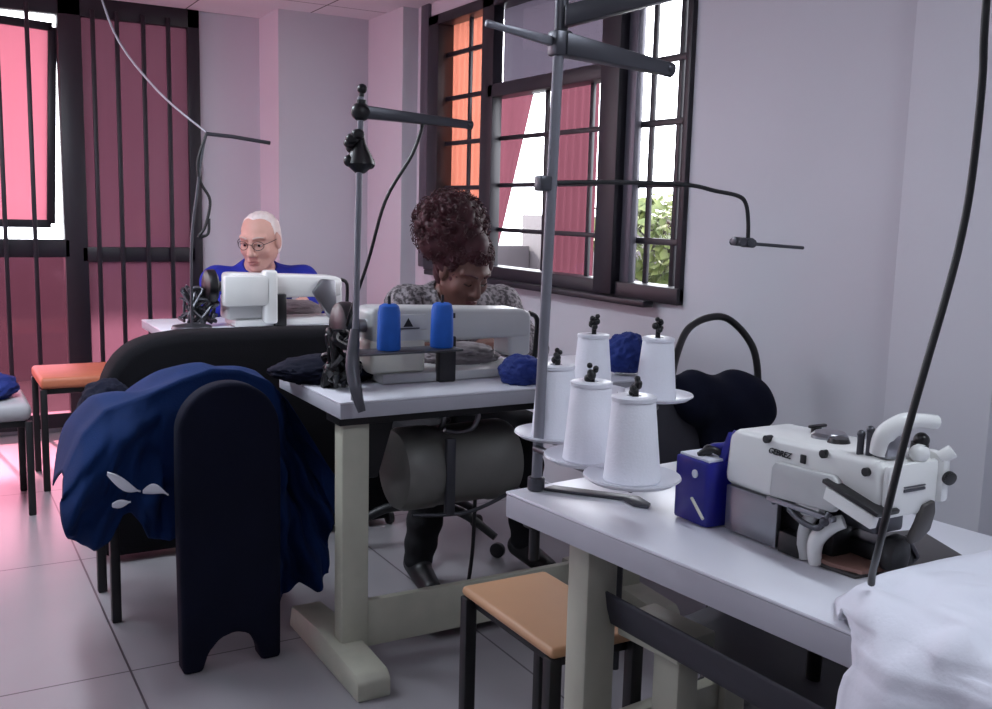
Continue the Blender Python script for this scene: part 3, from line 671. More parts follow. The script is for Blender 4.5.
# dark wires clumped round the hand wheel
wr = MB(); rnd = random.Random(5)
for k in range(16):
    c = Vector((1.0, 2.58, .82)); pts = [c + Vector((rnd.uniform(-.05, .04), rnd.uniform(-.05, .03), rnd.uniform(-.055, .10))) for _ in range(5)]
    wr.tube(pts, rnd.uniform(.005, .011), 7)
tag(wr.build('wire_tangle', 'black'), "black tangle of wiring at the hand wheel end of the woman's machine", 'wiring')

bundle('fabric_bundle', "small dark blue cloth bundle in front of the needle end of the woman's machine", 'cloth', 'bluebundle', (1.515, 2.47, .795), (.066, .06, .047), 2, amp=.22)
bundle('fabric_bundle', 'blue crumpled cloth between the two back thread cones', 'cloth', 'bluebundle', (1.905, 2.48, .825), (.072, .06, .066), 3, amp=.22)
bundle('garment_pile', "folded black garment on the left corner of the woman's table", 'cloth', 'navy', (1.02, 2.74, .79), (.165, .11, .042), 6, amp=.16)
bundle('sewing_work', 'grey brown cloth under the needle of the woman', 'cloth', 'greycloth', (1.46, 2.76, .80), (.13, .09, .045), 8, amp=.2)

# ------------------------------------------------------------------ man's table
t3 = thing('sewing_table', 'white topped sewing table of the white haired man at the back', 'table', (1.3, 4.2, 0), 'sewing tables')
tabletop(.81, 1.85, 3.95, 4.45, t3, th=.036)
for x in (.84, 1.72):
    MB().box(x, x + .06, 4.14, 4.20, .05, .722, .006).build('leg', 'leg', t3); MB().box(x - .01, x + .07, 3.92, 4.42, 0, .06, .008).build('foot', 'leg', t3)
MB().box(.88, 1.74, 4.15, 4.18, .08, .2, .005).build('cross_rail', 'leg', t3)
m3 = lockstitch('lockstitch_machine', 'white lockstitch sewing machine in front of the white haired man', 1.07, 4.02, 'machinewhite', 'machinegrey')
for c_ in m3.children: c_.data.transform(Matrix.Diagonal((.93, 1, 1, 1)))
m3.location.x -= .012
MB().box(1.215, 1.27, 4.0, 4.06, .775, .995, .012, 3).build('face_cover', 'machinewhite', m3)
MB().prism([(1.47, .955), (1.53, .95), (1.54, .78), (1.51, .78), (1.43, .90)], lambda a, c, t: (a, t, c), 4.03, 4.06, .006).build('face_plate', 'steel', m3)
MB().box(1.05, 1.24, 4.0, 4.06, .85, .975, .01).build('side_cover', 'machinewhite', m3)
bundle('sewing_work', 'dark mauve cloth under the needle of the white haired man', 'cloth', 'greycloth', (1.42, 4.29, .80), (.14, .09, .045), 9, amp=.15)
st3 = thing('thread_stand', 'thin wiry thread stand by the dark window frame at the back', 'thread stand', (.95, 4.05, .76), 'thread stands')
MB().tube([(.93, 4.05, .762), (.935, 4.05, 1.1), (.96, 4.05, 1.3), (.985, 4.05, 1.47), (1.0, 4.05, 1.53)], .006).build('pole', 'darksteel', st3)
MB().tube([(1.0, 4.05, 1.53), (1.1, 4.05, 1.525), (1.255, 4.05, 1.508)], .008, smooth=False).build('arm', 'darksteel', st3)
MB().tube([(1.0, 4.05, 1.53), (.965, 4.05, 1.42), (.975, 4.05, 1.34), (1.01, 4.05, 1.27), (.99, 4.05, 1.17), (.965, 4.05, 1.13), (1.0, 4.05, 1.14), (1.005, 4.05, 1.2)], .006).build('wire_loop', 'blackmatt', st3)
MB().lathe([(0, 0), (.08, 0), (.075, .012), (.03, .02), (0, .022)], (.93, 4.05, .762), 30).build('stand_base', 'darksteel', st3)
wr = MB(); rnd = random.Random(11)
for k in range(14):
    c = Vector((.975, 4.12, .835)); wr.tube([c + Vector((rnd.uniform(-.08, .07), rnd.uniform(-.04, .05), rnd.uniform(-.065, .09))) for _ in range(5)], rnd.uniform(.004, .009), 7)
tag(wr.build('wire_tangle', 'darksteel'), "grey tangle of wiring beside the man's machine", 'wiring')
tag(MB().tube([(.66, 4.6, H - .005), (.74, 4.5, 1.95), (.86, 4.25, 1.70), (1.0, 4.05, 1.535)], .0045, 8).build('hanging_cable', 'polegrey'), 'thin pale cord running from the ceiling to the wiry stand at the back', 'cable')

# ------------------------------------------------------------------ black cloth with painted shade, slab, chairs and blue cloth on the left
cov = [(.50, .02), (.50, .45), (.515, .60), (.545, .69), (.60, .755), (.68, .79), (.80, .805), (1.40, .80), (1.52, .78), (1.58, .72), (1.60, .55), (1.60, .02)]
tag(MB().prism(cov, lambda a, c, t: (a, t, c), 3.56, 3.74, .035).build('cloth_and_shade', 'blackcloth', angle=60), "long black cloth that paints in the shade below the man's table", 'cloth')  # black form also stands in for the darkness under the table
slab = [(.558, 0), (.612, 0), (.628, .05), (.66, .085), (.70, .097), (.74, .085), (.765, .04), (.77, .0), (.828, 0), (.832, .5), (.832, .60)] + [(.693 + .138 * math.cos(a), .645 + .148 * math.sin(a) ** .9) for a in [PI * k / 16 for k in range(1, 16)]] + [(.556, .60), (.555, .5)]
tag(MB().prism(slab, lambda a, c, t: (a, t, c), 2.60, 2.665, .012).build('upright_board', 'navy', angle=50), 'tall black round topped upright board with an arched foot, standing against the big blue cloth', 'board')
ch = chair('chair', 'black legged chair buried under the big blue cloth', 'greyseat', .45, .84, 3.04, 3.34, .44)
TOP = [(.27, .50), (.305, .57), (.345, .655), (.40, .715), (.50, .745), (.60, .785), (.68, .808), (.76, .80), (.84, .765), (.90, .70), (.96, .60), (1.05, .44)]
HEM = [(.27, .41), (.31, .375), (.36, .35), (.40, .37), (.435, .43), (.455, .44), (.47, .42), (.50, .36), (.55, .345), (.60, .35), (.78, .25), (.84, .12), (.90, .09), (.96, .13), (1.0, .10), (1.05, .14)]
def bcloth(u, v):
    x = .295 + .755 * u; zt = interp(x, TOP); zh = interp(x, HEM)
    back = .42 * sm((1.02 - x) / .2) * sm((x - .23) / .12) + .03
    n = fbm((x * 4, v * 1.5, 2), 1); n2 = fbm((x * 9, v * 3, 5), 1)
    if v < .4:
        k = 1 - v / .4; y = 2.735 + back * k; z = zt - .09 * k * k + .016 * math.sin(x * 30 + k * 4) * sm(k * 3)
        z += .03 * n * k
    else:
        k = (v - .4) / .6; z = zt + (zh - zt) * k; b_ = sm(k * 4)
        # folds fan out from the top of the board towards the lower left
        ang = math.atan2(zt - z + .12 * (.72 - x) + .02, abs(.74 - x) + .05)
        fold = math.sin(ang * 13 + 2.5 * n) + .5 * math.sin(ang * 27 + 3 * n2)
        fl = 1.0 if (x < .55 or x > .84) else .12
        y = 2.735 - .03 * b_ * (1 - .3 * k) + fl * (.030 * fold * sm(k * 2) + .018 * n2)
        if x < .56: y -= .05 * math.sin(PI * k) * sm((.56 - x) / .1); x -= .018 * math.sin(PI * k)
        if x > .86: y += .09 * sm((x - .86) / .06); x += .006 * math.sin(z * 40)
        z += .012 * n2 * k
    return (x, max(y, 2.683 if .53 < x < .85 else 0), z)
bc = tag(MB().grid(bcloth, 140, 70).build('blue_cloth', 'denim', thick=.004, recalc=False, angle=180), 'big dark blue cloth spread over a chair beside the black panel', 'cloth')
tr_ = MB()
def trim(u, v): return (.385 + .085 * u, 2.628 - .008 * math.sin(u * PI) - .006 * v + .03 * u, .575 - .085 * u + .034 * (v - .5) * math.sin(PI * min(1, u + .08)) + .02 * u * u)
def trim2(u, v): return (.475 + .065 * u, 2.652 - .006 * v + .005 * u, .510 - .018 * u + .028 * (v - .5) * math.sin(PI * min(1, .1 + u)) + .012 * math.sin(PI * u))
def trim3(u, v): return (.395 + .048 * u, 2.628 - .006 * v + .02 * u, .490 - .002 * u + .022 * (v - .5) * math.sin(PI * min(1, .15 + u * .9)))
bundle('fabric_bundle', 'dark blue bundle with pale stripes beside the orange chair', 'cloth', 'navy', (.49, 3.30, .60), (.085, .11, .10), 12, amp=.15)
for fn_ in (trim, trim2, trim3): MB().grid(fn_, 12, 3).build('white_piping', 'whitecloth', bc, thick=.004, recalc=False)
chair('chair', 'orange seated chair with black legs below the back window', 'orangeseat', .42, .85, 4.62, 5.02, .50, th=.05, bulge=.006)
chair('chair', 'grey padded chair at the left edge with blue cloth on it', 'greyseat', -.12, .355, 4.28, 4.70, .46, th=.075, bulge=.02)
bundle('fabric_bundle', 'blue cloth heap on the grey padded chair at the left edge', 'cloth', 'bluebundle', (.17, 4.48, .50), (.15, .14, .065), 14, amp=.15)

# ---- chair and jacket beyond the near table
oc = thing('chair', 'charcoal backed chair behind the white thread cones', 'chair', (1.80, 2.0, 0), 'chairs')
def cb(a, c, t): return (a, 2.10 + t - .0 * a, c)
MB().prism([(1.60, .56), (1.62, .53), (1.90, .53), (1.96, .56), (1.97, .76), (1.93, .81), (1.66, .81), (1.61, .77)], cb, 0, .03, .008).build('backrest', 'charcoal', oc)
MB().tube([(1.61, 2.09, .60), (1.64, 2.085, .535), (1.78, 2.08, .522), (1.92, 2.085, .535), (1.96, 2.09, .60)], .010).build('back_rim', 'black', oc)
MB().box(1.60, 1.99, 1.70, 2.09, .43, .47, .015, 3).build('seat', 'charcoal', oc)
for x in (1.61, 1.95):
    MB().cyl((x + .02, 2.115, 0), (x + .02, 2.115, .60), .011).build('leg', 'blackmatt', oc); MB().cyl((x + .02, 1.73, 0), (x + .02, 1.73, .44), .011).build('leg', 'blackmatt', oc)
tag(MB().tube([(1.80, 2.14, .80), (1.87, 2.2, .87), (1.95, 2.25, .93), (2.03, 2.26, .958), (2.10, 2.25, .955), (2.155, 2.22, .90), (2.18, 2.2, .83), (2.185, 2.19, .70), (2.185, 2.19, .40), (2.185, 2.19, .006)], .011, 12).build('bent_hose', 'black'), 'black hose bent in an arch behind the jacket', 'hose')

# ------------------------------------------------------------------ people
def smin(a, b, k):
    h = np.clip(.5 + .5 * (b - a) / k, 0, 1); return b * (1 - h) + a * h - k * h * (1 - h)
class SDF:
    def __init__(self, lo, hi, h):
        self.lo = np.array(lo, float); self.h = h; self.n = np.ceil((np.array(hi) - self.lo) / h).astype(int) + 1
        self.g = np.full(self.n, 1.0, np.float32)
    def _win(self, lo, hi):
        a = np.maximum(np.floor((np.array(lo) - self.lo) / self.h).astype(int), 0); b = np.minimum(np.ceil((np.array(hi) - self.lo) / self.h).astype(int) + 1, self.n)
        if np.any(b <= a): return None, None
        ax = [(self.lo[i] + self.h * np.arange(a[i], b[i])).astype(np.float32) for i in range(3)]
        return tuple(slice(a[i], b[i]) for i in range(3)), np.stack(np.meshgrid(*ax, indexing='ij'), -1)
    def add(self, fn, lo, hi, k, sub=False):
        m = max(k * 2, self.h * 3) + .01
        s, P = self._win(np.array(lo) - m, np.array(hi) + m)
        if s is None: return
        d = fn(P)
        self.g[s] = -smin(-self.g[s], d, k) if sub else smin(self.g[s], d, k)
    def cap(self, a, b, ra, rb=None, k=.02, sub=False, inf=0):
        a, b = np.array(a, np.float32), np.array(b, np.float32); rb = ra if rb is None else rb; R_ = max(ra, rb) + inf
        def fn(P):
            d = b - a; t = np.clip(((P - a) @ d) / max(d @ d, 1e-9), 0, 1)
            return np.linalg.norm(P - a - t[..., None] * d, axis=-1) - (ra + (rb - ra) * t) - inf
        self.add(fn, np.minimum(a, b) - R_, np.maximum(a, b) + R_, k, sub)
    def ell(self, c, r, k=.02, Rm=None, sub=False, inf=0):
        c = np.array(c, np.float32); r = np.array(r, np.float32) + np.float32(inf); Rm = np.eye(3, dtype=np.float32) if Rm is None else np.array(Rm, np.float32); m = max(r)
        def fn(P):
            q = (P - c) @ Rm
            k0 = np.linalg.norm(q / r, axis=-1); k1 = np.linalg.norm(q / (r * r), axis=-1)
            return k0 * (k0 - 1) / np.maximum(k1, 1e-6)
        self.add(fn, c - m, c + m, k, sub)
    def full(self):
        ax = [(self.lo[i] + self.h * np.arange(self.n[i])).astype(np.float32) for i in range(3)]
        return np.stack(np.meshgrid(*ax, indexing='ij'), -1)
    def mesh(self):
        g = self.g; ins = g < 0
        c = [(i, j, k) for i in (0, 1) for j in (0, 1) for k in (0, 1)]; n = np.array(g.shape) - 1
        def sh(a, o): return a[o[0]:o[0] + n[0], o[1]:o[1] + n[1], o[2]:o[2] + n[2]]
        cnt = np.zeros(n, np.int8)
        for o in c: cnt += sh(ins, o)
        act = (cnt > 0) & (cnt < 8)
        idx = np.full(act.shape, -1, np.int32); cells = np.argwhere(act); idx[act] = np.arange(len(cells))
        acc = np.zeros((len(cells), 3)); num = np.zeros(len(cells))
        V = {o: g[cells[:, 0] + o[0], cells[:, 1] + o[1], cells[:, 2] + o[2]] for o in c}
        for o in c:
            for ax in range(3):
                if o[ax]: continue
                o2 = list(o); o2[ax] = 1; o2 = tuple(o2); a, b = V[o], V[o2]; x = (a < 0) != (b < 0)
                t = np.where(x, a / np.where(a - b == 0, 1, a - b), 0); p_ = np.tile(np.array(o, float), (len(cells), 1)); p_[:, ax] += t
                acc += p_ * x[:, None]; num += x
        v = self.lo + self.h * (cells + acc / num[:, None]); faces = []
        for ax in range(3):
            b1, b2 = [(1, 2), (2, 0), (0, 1)][ax]
            sl = [slice(1, -1)] * 3; s0 = list(sl); s1 = list(sl); s0[ax] = slice(0, -1); s1[ax] = slice(1, None)
            A, B = ins[tuple(s0)], ins[tuple(s1)]; e = np.argwhere(A != B)
            if not len(e): continue
            fl = A[e[:, 0], e[:, 1], e[:, 2]]; base = e + 1; base[:, ax] -= 1
            def at(d1, d2):
                q = base.copy(); q[:, b1] += d1; q[:, b2] += d2; return idx[q[:, 0], q[:, 1], q[:, 2]]
            q = np.stack([at(-1, -1), at(0, -1), at(0, 0), at(-1, 0)], 1); q[~fl] = q[~fl][:, ::-1]; faces.append(q)
        return v, np.concatenate(faces)
def sdf_obj(name, sdf, m, parent=None):
    v, f_ = sdf.mesh(); me = bpy.data.meshes.new(name)
    off = np.array(parent.location) if parent is not None else np.zeros(3)
    me.from_pydata((v - off).tolist(), [], f_.tolist()); me.polygons.foreach_set('use_smooth', [True] * len(me.polygons)); me.materials.append(M[m])
    o = bpy.data.objects.new(name, me); COL.objects.link(o)
    if parent is not None: o.parent = parent
    return o
def frame(f_, tilt_up=None):
    f_ = np.array(f_, float); f_ /= np.linalg.norm(f_); up = np.array([0, 0, 1.]); s = np.cross(f_, up); s /= np.linalg.norm(s); u = np.cross(s, f_)
    return np.stack([s, f_, u], 1)          # columns: side, forward, up
class Sc:
    def __init__(self, sd, k): self.s, self.k = sd, k
    def ell(self, c, r, k=.02, Rm=None, sub=False): self.s.ell(c, np.array(r) * self.k, k, Rm, sub)
    def cap(self, a, b, ra, rb=None, k=.02, sub=False): self.s.cap(a, b, ra * self.k, (ra if rb is None else rb) * self.k, k, sub)
def head(sd, C, R_, sc=1.0):
    L = lambda x, y, z: C + R_ @ np.array([x, y, z]) * sc
    sd = Sc(sd, sc)
    sd.ell(L(0, -.012, .036), (.074, .093, .080), .02, R_)
    sd.ell(L(0, .026, -.028), (.062, .062, .080), .03, R_)
    sd.cap(L(0, .030, -.055), L(0, .060, -.094), .045, .024, .03)
    for s in (-1, 1):
        sd.cap(L(.048 * s, .0, -.045), L(.022 * s, .058, -.092), .022, .018, .03)
        sd.ell(L(.040 * s, .058, -.022), (.022, .022, .024), .02, R_)
        sd.cap(L(.012 * s, .083, .034), L(.050 * s, .064, .034), .011, .010, .012)
        sd.ell(L(.032 * s, .094, .010), (.017, .014, .012), .008, R_, True)
        sd.ell(L(.031 * s, .071, .010), (.0135, .0135, .0135), .004, R_)
        sd.ell(L(.077 * s, -.006, -.002), (.010, .021, .033), .006, R_); sd.cap(L(.013 * s, .094, -.032), L(.010 * s, .094, -.032), .010, .010, .008)
    sd.cap(L(0, .084, .022), L(0, .108, -.026), .009, .013, .010)
    sd.cap(L(-.020, .083, -.060), L(.020, .083, -.060), .007, .007, .006); sd.cap(L(-.016, .083, -.071), L(.016, .083, -.071), .008, .008, .006)
    sd.ell(L(0, .070, -.100), (.020, .018, .014), .012, R_)
    return L
def hand(sd, Wp, d, nrm, left):
    """wrist, pointing direction, back-of-hand normal"""
    d = np.array(d, float); d /= np.linalg.norm(d); n = np.array(nrm, float); n -= d * (n @ d); n /= np.linalg.norm(n); s = np.cross(d, n) * (1 if left else -1)
    P = lambda a, b, c: np.array(Wp) + s * a + d * b + n * c
    for i, (a, l) in enumerate(((.030, .070), (.010, .078), (-.010, .074), (-.028, .058))):
        k0 = P(a * .5, .01, 0); k1 = P(a, .085, .004); sd.cap(k0, k1, .013, .0105, .008)
        k2 = k1 + d * l * .45 - n * l * .15; k3 = k2 + d * l * .28 - n * l * .28; k4 = k3 + d * l * .10 - n * l * .22
        sd.cap(k1, k2, .0095, .0085, .004); sd.cap(k2, k3, .0085, .0078, .003); sd.cap(k3, k4, .0078, .007, .003)
    t0 = P(.026, .02, -.004); t1 = P(.052, .052, -.012); t2 = P(.056, .082, -.018); sd.cap(P(.01, .01, 0), t0, .014, .014, .01); sd.cap(t0, t1, .0135, .011, .008); sd.cap(t1, t2, .0105, .0085, .004)

def person(name, label, J, facing, tilt, skin, shirt, trous, sleeve=.93, sc=1.0, eyes=True):
    """J: joints in the room; facing: unit xy; tilt: nod in degrees"""
    h = .006
    pts = np.array([p for p in J.values()]); lo = pts.min(0) - .17; hi = pts.max(0) + .17
    o_ = thing(name, label, 'person', tuple(J['pelvis'][:2]) + (0,))
    fw_ = np.array([facing[0] * math.cos(tilt), facing[1] * math.cos(tilt), -math.sin(tilt)]); R_ = frame(fw_)
    sd = SDF(lo, hi, h); J = {k: np.array(v, float) for k, v in J.items()}
    C = J['head']; Rb = frame((facing[0], facing[1], 0)) if 'bodyf' not in J else frame(J['bodyf'])
    def torso(q, inf=0):
        q.ell(J['pelvis'], (.165, .125, .12), .05, Rb, inf=inf)
        q.cap(J['pelvis'], J['waist'], .125, .12, .06, inf=inf)
        ax = J['chest'] - J['waist']; ax /= np.linalg.norm(ax); s = Rb[:, 0]; f2 = np.cross(ax, s); Rc = np.stack([s, f2, ax], 1)
        q.ell(J['waist'] * .55 + J['chest'] * .45, (.145, .115, .19), .06, Rc, inf=inf)
        q.ell(J['chest'], (.155, .115, .15), .06, Rc, inf=inf)
        q.cap(J['shl'], J['shr'], .058, .058, .05, inf=inf)
        q.cap(J['neckb'], J['neckb'] * .4 + (J['shl'] + J['shr']) * .3, .065, .075, .05, inf=inf)
    def arms(q, inf=0, end=1.0):
        for s in 'lr':
            q.cap(J['sh' + s], J['el' + s], .054, .043, .03, inf=inf)
            w_ = J['el' + s] + (J['wr' + s] - J['el' + s]) * end
            q.cap(J['el' + s], w_, .042, .028 + .014 * (1 - end), .02, inf=inf)
    def legs(q, inf=0, end=1.0):
        for s in 'lr':
            q.cap(J['hip' + s], J['kn' + s], .082, .058, .04, inf=inf)
            q.cap(J['kn' + s], J['kn' + s] + (J['an' + s] - J['kn' + s]) * .35, .057, .058, .02, inf=inf)
            q.cap(J['kn' + s] + (J['an' + s] - J['kn' + s]) * .35, J['an' + s], .058, .04, .02, inf=inf)
    torso(sd); arms(sd); legs(sd)
    sd.cap(J['neckb'], C + R_ @ np.array([0, -.022, -.06]), .056, .052, .03)
    L = head(sd, C, R_, sc)
    for s in 'lr':
        f3 = J['to' + s] - J['an' + s]; f3[2] = 0; f3 /= np.linalg.norm(f3)
        sd.cap(J['an' + s] + np.array([0, 0, -.03]) - f3 * .03, J['to' + s], .035, .026, .02)
        d = J['wr' + s] - J['el' + s]; hd = J.get('hd' + s); d = hd if hd is not None else d
        hand(sd, J['wr' + s], d, (0, 0, 1), s == 'l')
    body_ = sdf_obj('body', sd, skin, o_)
    # shirt
    q = SDF(lo, hi, h); torso(q, .012); arms(q, .010, sleeve)
    P = q.full(); zc = J['pelvis'][2] - .02
    fold = .003 * np.sin(P[..., 2] * 70 + 20 * P[..., 0] * np.sin(P[..., 1] * 9)) * np.sin(P[..., 0] * 24 + P[..., 1] * 31)
    q.g += fold.astype(np.float32); q.g = np.maximum(q.g, (zc - .06 - P[..., 2]).astype(np.float32))
    nk = J['neckb'] * .55 + (C + R_ @ np.array([0, -.0, -.08])) * .45
    q.ell(nk, (.074, .078, .07), .012, frame((facing[0], facing[1], -.3)), True)
    sdf_obj('shirt', q, shirt, o_)
    q = SDF(lo, hi, h); q.ell(J['pelvis'] - np.array([0, 0, .03]), (.17, .13, .105), .05, Rb, inf=.004); legs(q, .011)
    q.g += (.0025 * np.sin(P[..., 2] * 80 + 13 * P[..., 0])).astype(np.float32); sdf_obj('trousers', q, trous, o_)
    for s in 'lr':
        q = SDF(np.minimum(J['an' + s], J['to' + s]) - .1, np.maximum(J['an' + s], J['to' + s]) + .12, .005)
        f3 = J['to' + s] - J['an' + s]; f3[2] = 0; f3 /= np.linalg.norm(f3)
        q.cap(J['an' + s] + np.array([0, 0, -.035]) - f3 * .035, J['to' + s], .042, .034, .02); q.cap(J['an' + s] + np.array([0, 0, .02]), J['an' + s], .048, .046, .02)
        g_ = q.full(); q.g = np.maximum(q.g, (.002 - g_[..., 2]).astype(np.float32)); sdf_obj('shoe', q, 'shoe', o_)
    Rm = Matrix(R_.tolist())
    for s in (-1, 1):
        if eyes:
            e = MB().ball(L(.031 * s, .0735 , .009), .0122 * sc, 3).build('eye', 'eye', o_); MB().ball(L(.031 * s - .001, .0835, .006), (.0058 * sc, .0045 * sc, .0058 * sc), 2, rot=Rm).build('iris', 'iris', e)
            MB().tube([L(.014 * s, .086, .015), L(.030 * s, .0905, .0185), L(.046 * s, .082, .014)], .0042 * sc, 8).build('eyelid', skin, o_)
        else:
            MB().tube([L(.016 * s, .082, .003), L(.030 * s, .086, -.002), L(.046 * s, .078, .003)], .0018, 6).build('eyelash', 'iris', o_)
        MB().tube([L(.014 * s, .0965, .036), L(.034 * s, .091, .041), L(.052 * s, .074, .036)], [.004 * sc, .004 * sc, .002], 6).build('eyebrow', 'hairw' if skin == 'skinw' else 'browm', o_)
    lm = 'lip' if skin == 'skinw' else 'lipm'
    MB().tube([L(-.023, .089, -.064), L(-.008, .0945, -.061), L(0, .0945, -.062), L(.008, .0945, -.061), L(.023, .089, -.064)], [.002, .004, .004, .004, .002], 8).build('upper_lip', lm, o_)
    MB().tube([L(-.021, .0895, -.067), L(0, .0945, -.071), L(.021, .0895, -.067)], [.002, .0048, .002], 8).build('lower_lip', lm, o_)
    return o_, C, R_, L

q = SDF((1.62, 1.93, .45), (2.25, 2.30, .95), .006)
q.cap((1.86, 2.09, .755), (2.045, 2.09, .735), .070, .078, .04); q.ell((1.975, 2.09, .66), (.10, .055, .15), .05); q.cap((1.76, 2.10, .80), (1.82, 2.10, .78), .030, .05, .03); q.cap((2.06, 2.08, .70), (1.99, 2.07, .60), .06, .05, .03)
P = q.full(); q.g += (.006 * np.sin(P[..., 0] * 42 + 18 * P[..., 2]) * np.sin(P[..., 2] * 26 + 6 * P[..., 0])).astype(np.float32)
tag(sdf_obj('jacket', q, 'navy'), 'black jacket slung over the charcoal chair by the wall', 'jacket')

# woman: leaning over her machine, head bent
Jw = dict(pelvis=(1.60, 3.27, .56), waist=(1.60, 3.23, .70), chest=(1.595, 3.12, .84), neckb=(1.585, 3.06, .955), shl=(1.79, 3.08, .925), shr=(1.425, 3.09, .93), head=(1.585, 2.975, 1.055),
          ell=(1.85, 2.95, .78), elr=(1.37, 2.97, .79), wrl=(1.62, 2.845, .835), wrr=(1.36, 2.84, .83), hdl=(-.6, -.75, -.1), hdr=(.7, -.5, -.15), hipl=(1.70, 3.22, .53), hipr=(1.50, 3.22, .53),
          knl=(1.80, 2.92, .50), knr=(1.45, 2.88, .49), anl=(1.83, 2.93, .10), anr=(1.41, 2.93, .10), tol=(1.84, 2.79, .035), tor=(1.39, 2.79, .035))
wo, C, R_, L = person('person', 'woman with curly dark red hair bent over her sewing machine in a speckled blouse', Jw, (.10, -.995), math.radians(30), 'skinw', 'blouse', 'trousers', eyes=False)
hs = SDF(C - .30, C + .34, .005)
hs.ell(L(0, -.025, .050), (.087, .100, .085), .02, R_); hs.ell(L(0, -.055, -.015), (.078, .065, .09), .03, R_)
hs.ell(L(0, .072, .035), (.078, .060, .062), .012, R_, True)
hs.cap(L(0, .01, .10), L(0, .0, .11), .05, .05, .02)
top = C + np.array([-.035, .02, .165])
hs.ell(top, (.105, .095, .085), .03); hs.ell(top + np.array([-.02, 0, -.07]), (.10, .09, .07), .03)
hs.cap(L(-.080, -.02, .05), L(-.086, -.015, -.05), .030, .020, .03)
rnd = random.Random(21)
for k in range(520):
    d = np.array([rnd.gauss(0, 1), rnd.gauss(0, 1), rnd.gauss(.1, 1)]); d /= np.linalg.norm(d)
    if k < 300: p_ = top + np.array([-.008, 0, -.02]) + d * np.array([.112, .10, .105]); 
    else: p_ = C + R_ @ (np.array([0, -.03, .04]) + d * np.array([.088, .095, .09]))
    q_ = (p_ - C) @ R_
    if q_[1] > .045 and q_[2] < .070: continue
    hs.ell(p_, (rnd.uniform(.009, .017),) * 3, .008)
hair = sdf_obj('hair', hs, 'hairw', wo)
cu = MB()
for k in range(520):
    d = np.array([rnd.gauss(0, 1), rnd.gauss(0, 1), rnd.gauss(.15, 1)]); d /= np.linalg.norm(d)
    p_ = top + np.array([-.008, 0, -.02]) + d * np.array([.115, .10, .11]); q_ = (p_ - C) @ R_
    if q_[1] > .05 and q_[2] < .095: continue
    e1 = Vector(d.tolist()).orthogonal().normalized(); e2 = Vector(d.tolist()).cross(e1); r_ = rnd.uniform(.006, .011); ph = rnd.uniform(0, 6)
    cu.tube([Vector(p_.tolist()) + Vector(d.tolist()) * (.030 * t / 7 - .006) + e1 * r_ * math.cos(ph + t * 1.2) + e2 * r_ * math.sin(ph + t * 1.2) for t in range(8)], .0016, 5, sub=2)
for k in range(420):
    d = np.array([rnd.gauss(0, 1), rnd.gauss(.3, 1), rnd.gauss(.4, 1)]); d /= np.linalg.norm(d)
    v_ = np.array([0, -.025, .052]) + d * np.array([.088, .101, .087])
    if v_[1] > .04 and v_[2] < .078: continue
    p_ = C + R_ @ v_; w_ = Vector((R_ @ d).tolist()); e1 = w_.orthogonal().normalized(); e2 = w_.cross(e1); r_ = rnd.uniform(.006, .010); ph = rnd.uniform(0, 6)
    cu.tube([Vector(p_.tolist()) + w_ * (.016 * t / 7 - .006) + e1 * r_ * math.cos(ph + t * 1.2) + e2 * r_ * math.sin(ph + t * 1.2) for t in range(8)], .0024, 5, sub=2)
cu.build('curls', 'hairw', wo)

# her swivel chair
oc = thing('office_chair', 'black swivel chair under the woman with red hair', 'chair', (1.60, 3.30, 0), 'chairs')
MB().box(1.37, 1.83, 3.08, 3.50, .365, .408, .02, 3).build('seat', 'blackcloth', oc)
MB().cyl((1.60, 3.28, .08), (1.60, 3.28, .37), .025).build('column', 'darksteel', oc)
for k in range(5):
    a = k * 2 * PI / 5 + .35; c_, s_ = math.cos(a), math.sin(a)
    MB().tube([(1.60, 3.28, .16), (1.60 + .15 * c_, 3.28 + .15 * s_, .15), (1.60 + .29 * c_, 3.28 + .29 * s_, .075)], [.022, .018, .014]).build('base_leg', 'blackmatt', oc)
    MB().cyl((1.60 + .30 * c_ - .012 * s_, 3.28 + .30 * s_ + .012 * c_, .028), (1.60 + .30 * c_ + .012 * s_, 3.28 + .30 * s_ - .012 * c_, .028), .028, bev=.004).build('caster', 'black', oc)

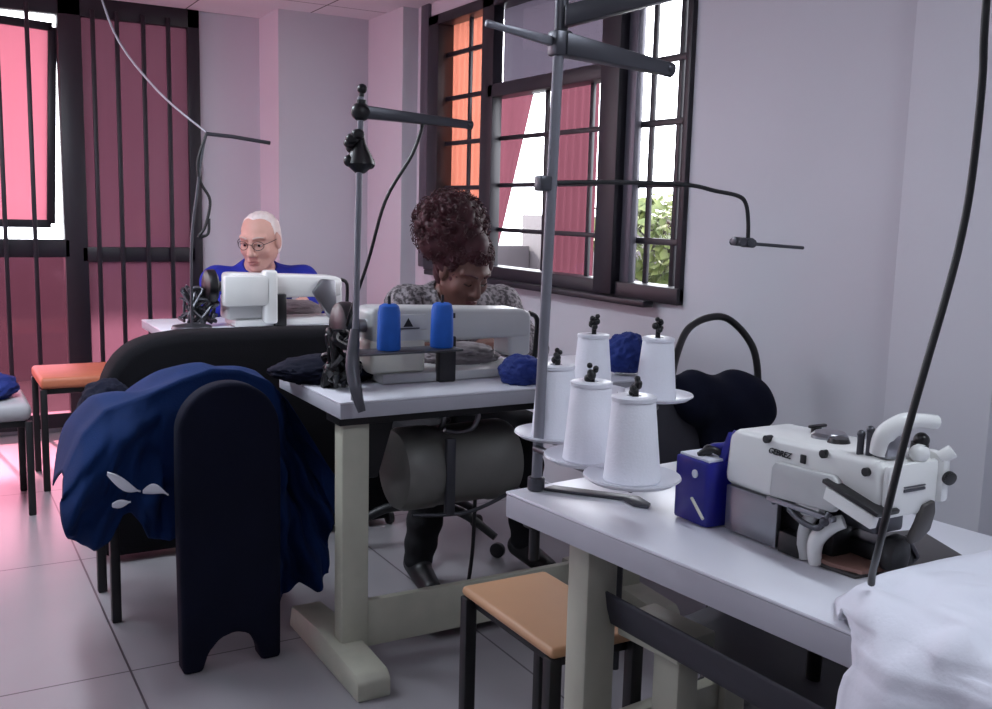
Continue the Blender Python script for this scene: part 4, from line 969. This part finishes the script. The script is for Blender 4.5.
# man
fm = np.array([-.66, -.75]); fm /= np.linalg.norm(fm)
Jm = dict(pelvis=(1.42, 4.86, .56), waist=(1.42, 4.84, .70), chest=(1.40, 4.76, .84), neckb=(1.385, 4.66, .965), shl=(1.60, 4.66, .905), shr=(1.19, 4.68, .90), head=(1.37, 4.58, 1.095), bodyf=(-.15, -1, 0),
          ell=(1.66, 4.53, .80), elr=(1.12, 4.53, .80), wrl=(1.52, 4.40, .83), wrr=(1.28, 4.39, .83), hdl=(-.6, -.7, -.1), hdr=(.6, -.7, -.1), hipl=(1.52, 4.80, .53), hipr=(1.32, 4.80, .53),
          knl=(1.58, 4.42, .52), knr=(1.28, 4.42, .52), anl=(1.58, 4.45, .10), anr=(1.28, 4.45, .10), tol=(1.58, 4.30, .035), tor=(1.28, 4.30, .035))
man, C, R_, L = person('person', 'white haired man with glasses and a blue shirt at the back machine', Jm, fm, math.radians(16), 'skinm', 'blueshirt', 'trousers', sc=1.12)
hs = SDF(C - .18, C + .20, .004); hs.ell(L(0, -.014, .036), np.array((.077, .0965, .082)) * 1.12, .01, R_); hs.ell(L(0, -.03, -.02), np.array((.075, .074, .07)) * 1.12, .03, R_)
P = hs.full(); q_ = ((P - C) @ R_) / 1.12
hs.g += (.0015 * np.sin(q_[..., 0] * 300 + 40 * q_[..., 1])).astype(np.float32)
cut_ = np.where(q_[..., 2] > .074, q_[..., 1] - .045 + .6 * np.abs(q_[..., 0]), q_[..., 1] - .012); hs.g = np.maximum(hs.g, cut_.astype(np.float32)); hs.g = np.maximum(hs.g, (-.06 - q_[..., 2]).astype(np.float32))
for s in (-1, 1): hs.ell(L(.082 * s, -.002, 0), (.02, .03, .045), .006, R_, True)
sdf_obj('hair', hs, 'hairm', man)
gl = MB()
for s in (-1, 1):
    gl.tube([L(.033 * s + .023 * math.cos(a), .100 - .012 * abs(math.cos(a)) * (1 if s * math.cos(a) > 0 else 0), .008 + .018 * math.sin(a)) for a in [2 * PI * k / 16 for k in range(17)]], .0016, 6, sub=2)
    gl.tube([L(.056 * s, .088, .012), L(.074 * s, .05, .014), L(.080 * s, -.005, .012)], .0016, 6)
gl.tube([L(-.010, .102, .012), L(0, .105, .015), L(.010, .102, .012)], .0016, 6)
gs = gl.build('glasses', 'black', man)
oc = thing('chair', 'chair under the white haired man at the back', 'chair', (1.42, 4.9, 0), 'chairs')
MB().box(1.22, 1.62, 4.70, 5.08, .375, .408, .012, 3).build('seat', 'greyseat', oc)
for x in (1.235, 1.605):
    for y in (4.72, 5.06): MB().cyl((x, y, 0), (x, y, .38), .012).build('leg', 'blackmatt', oc)
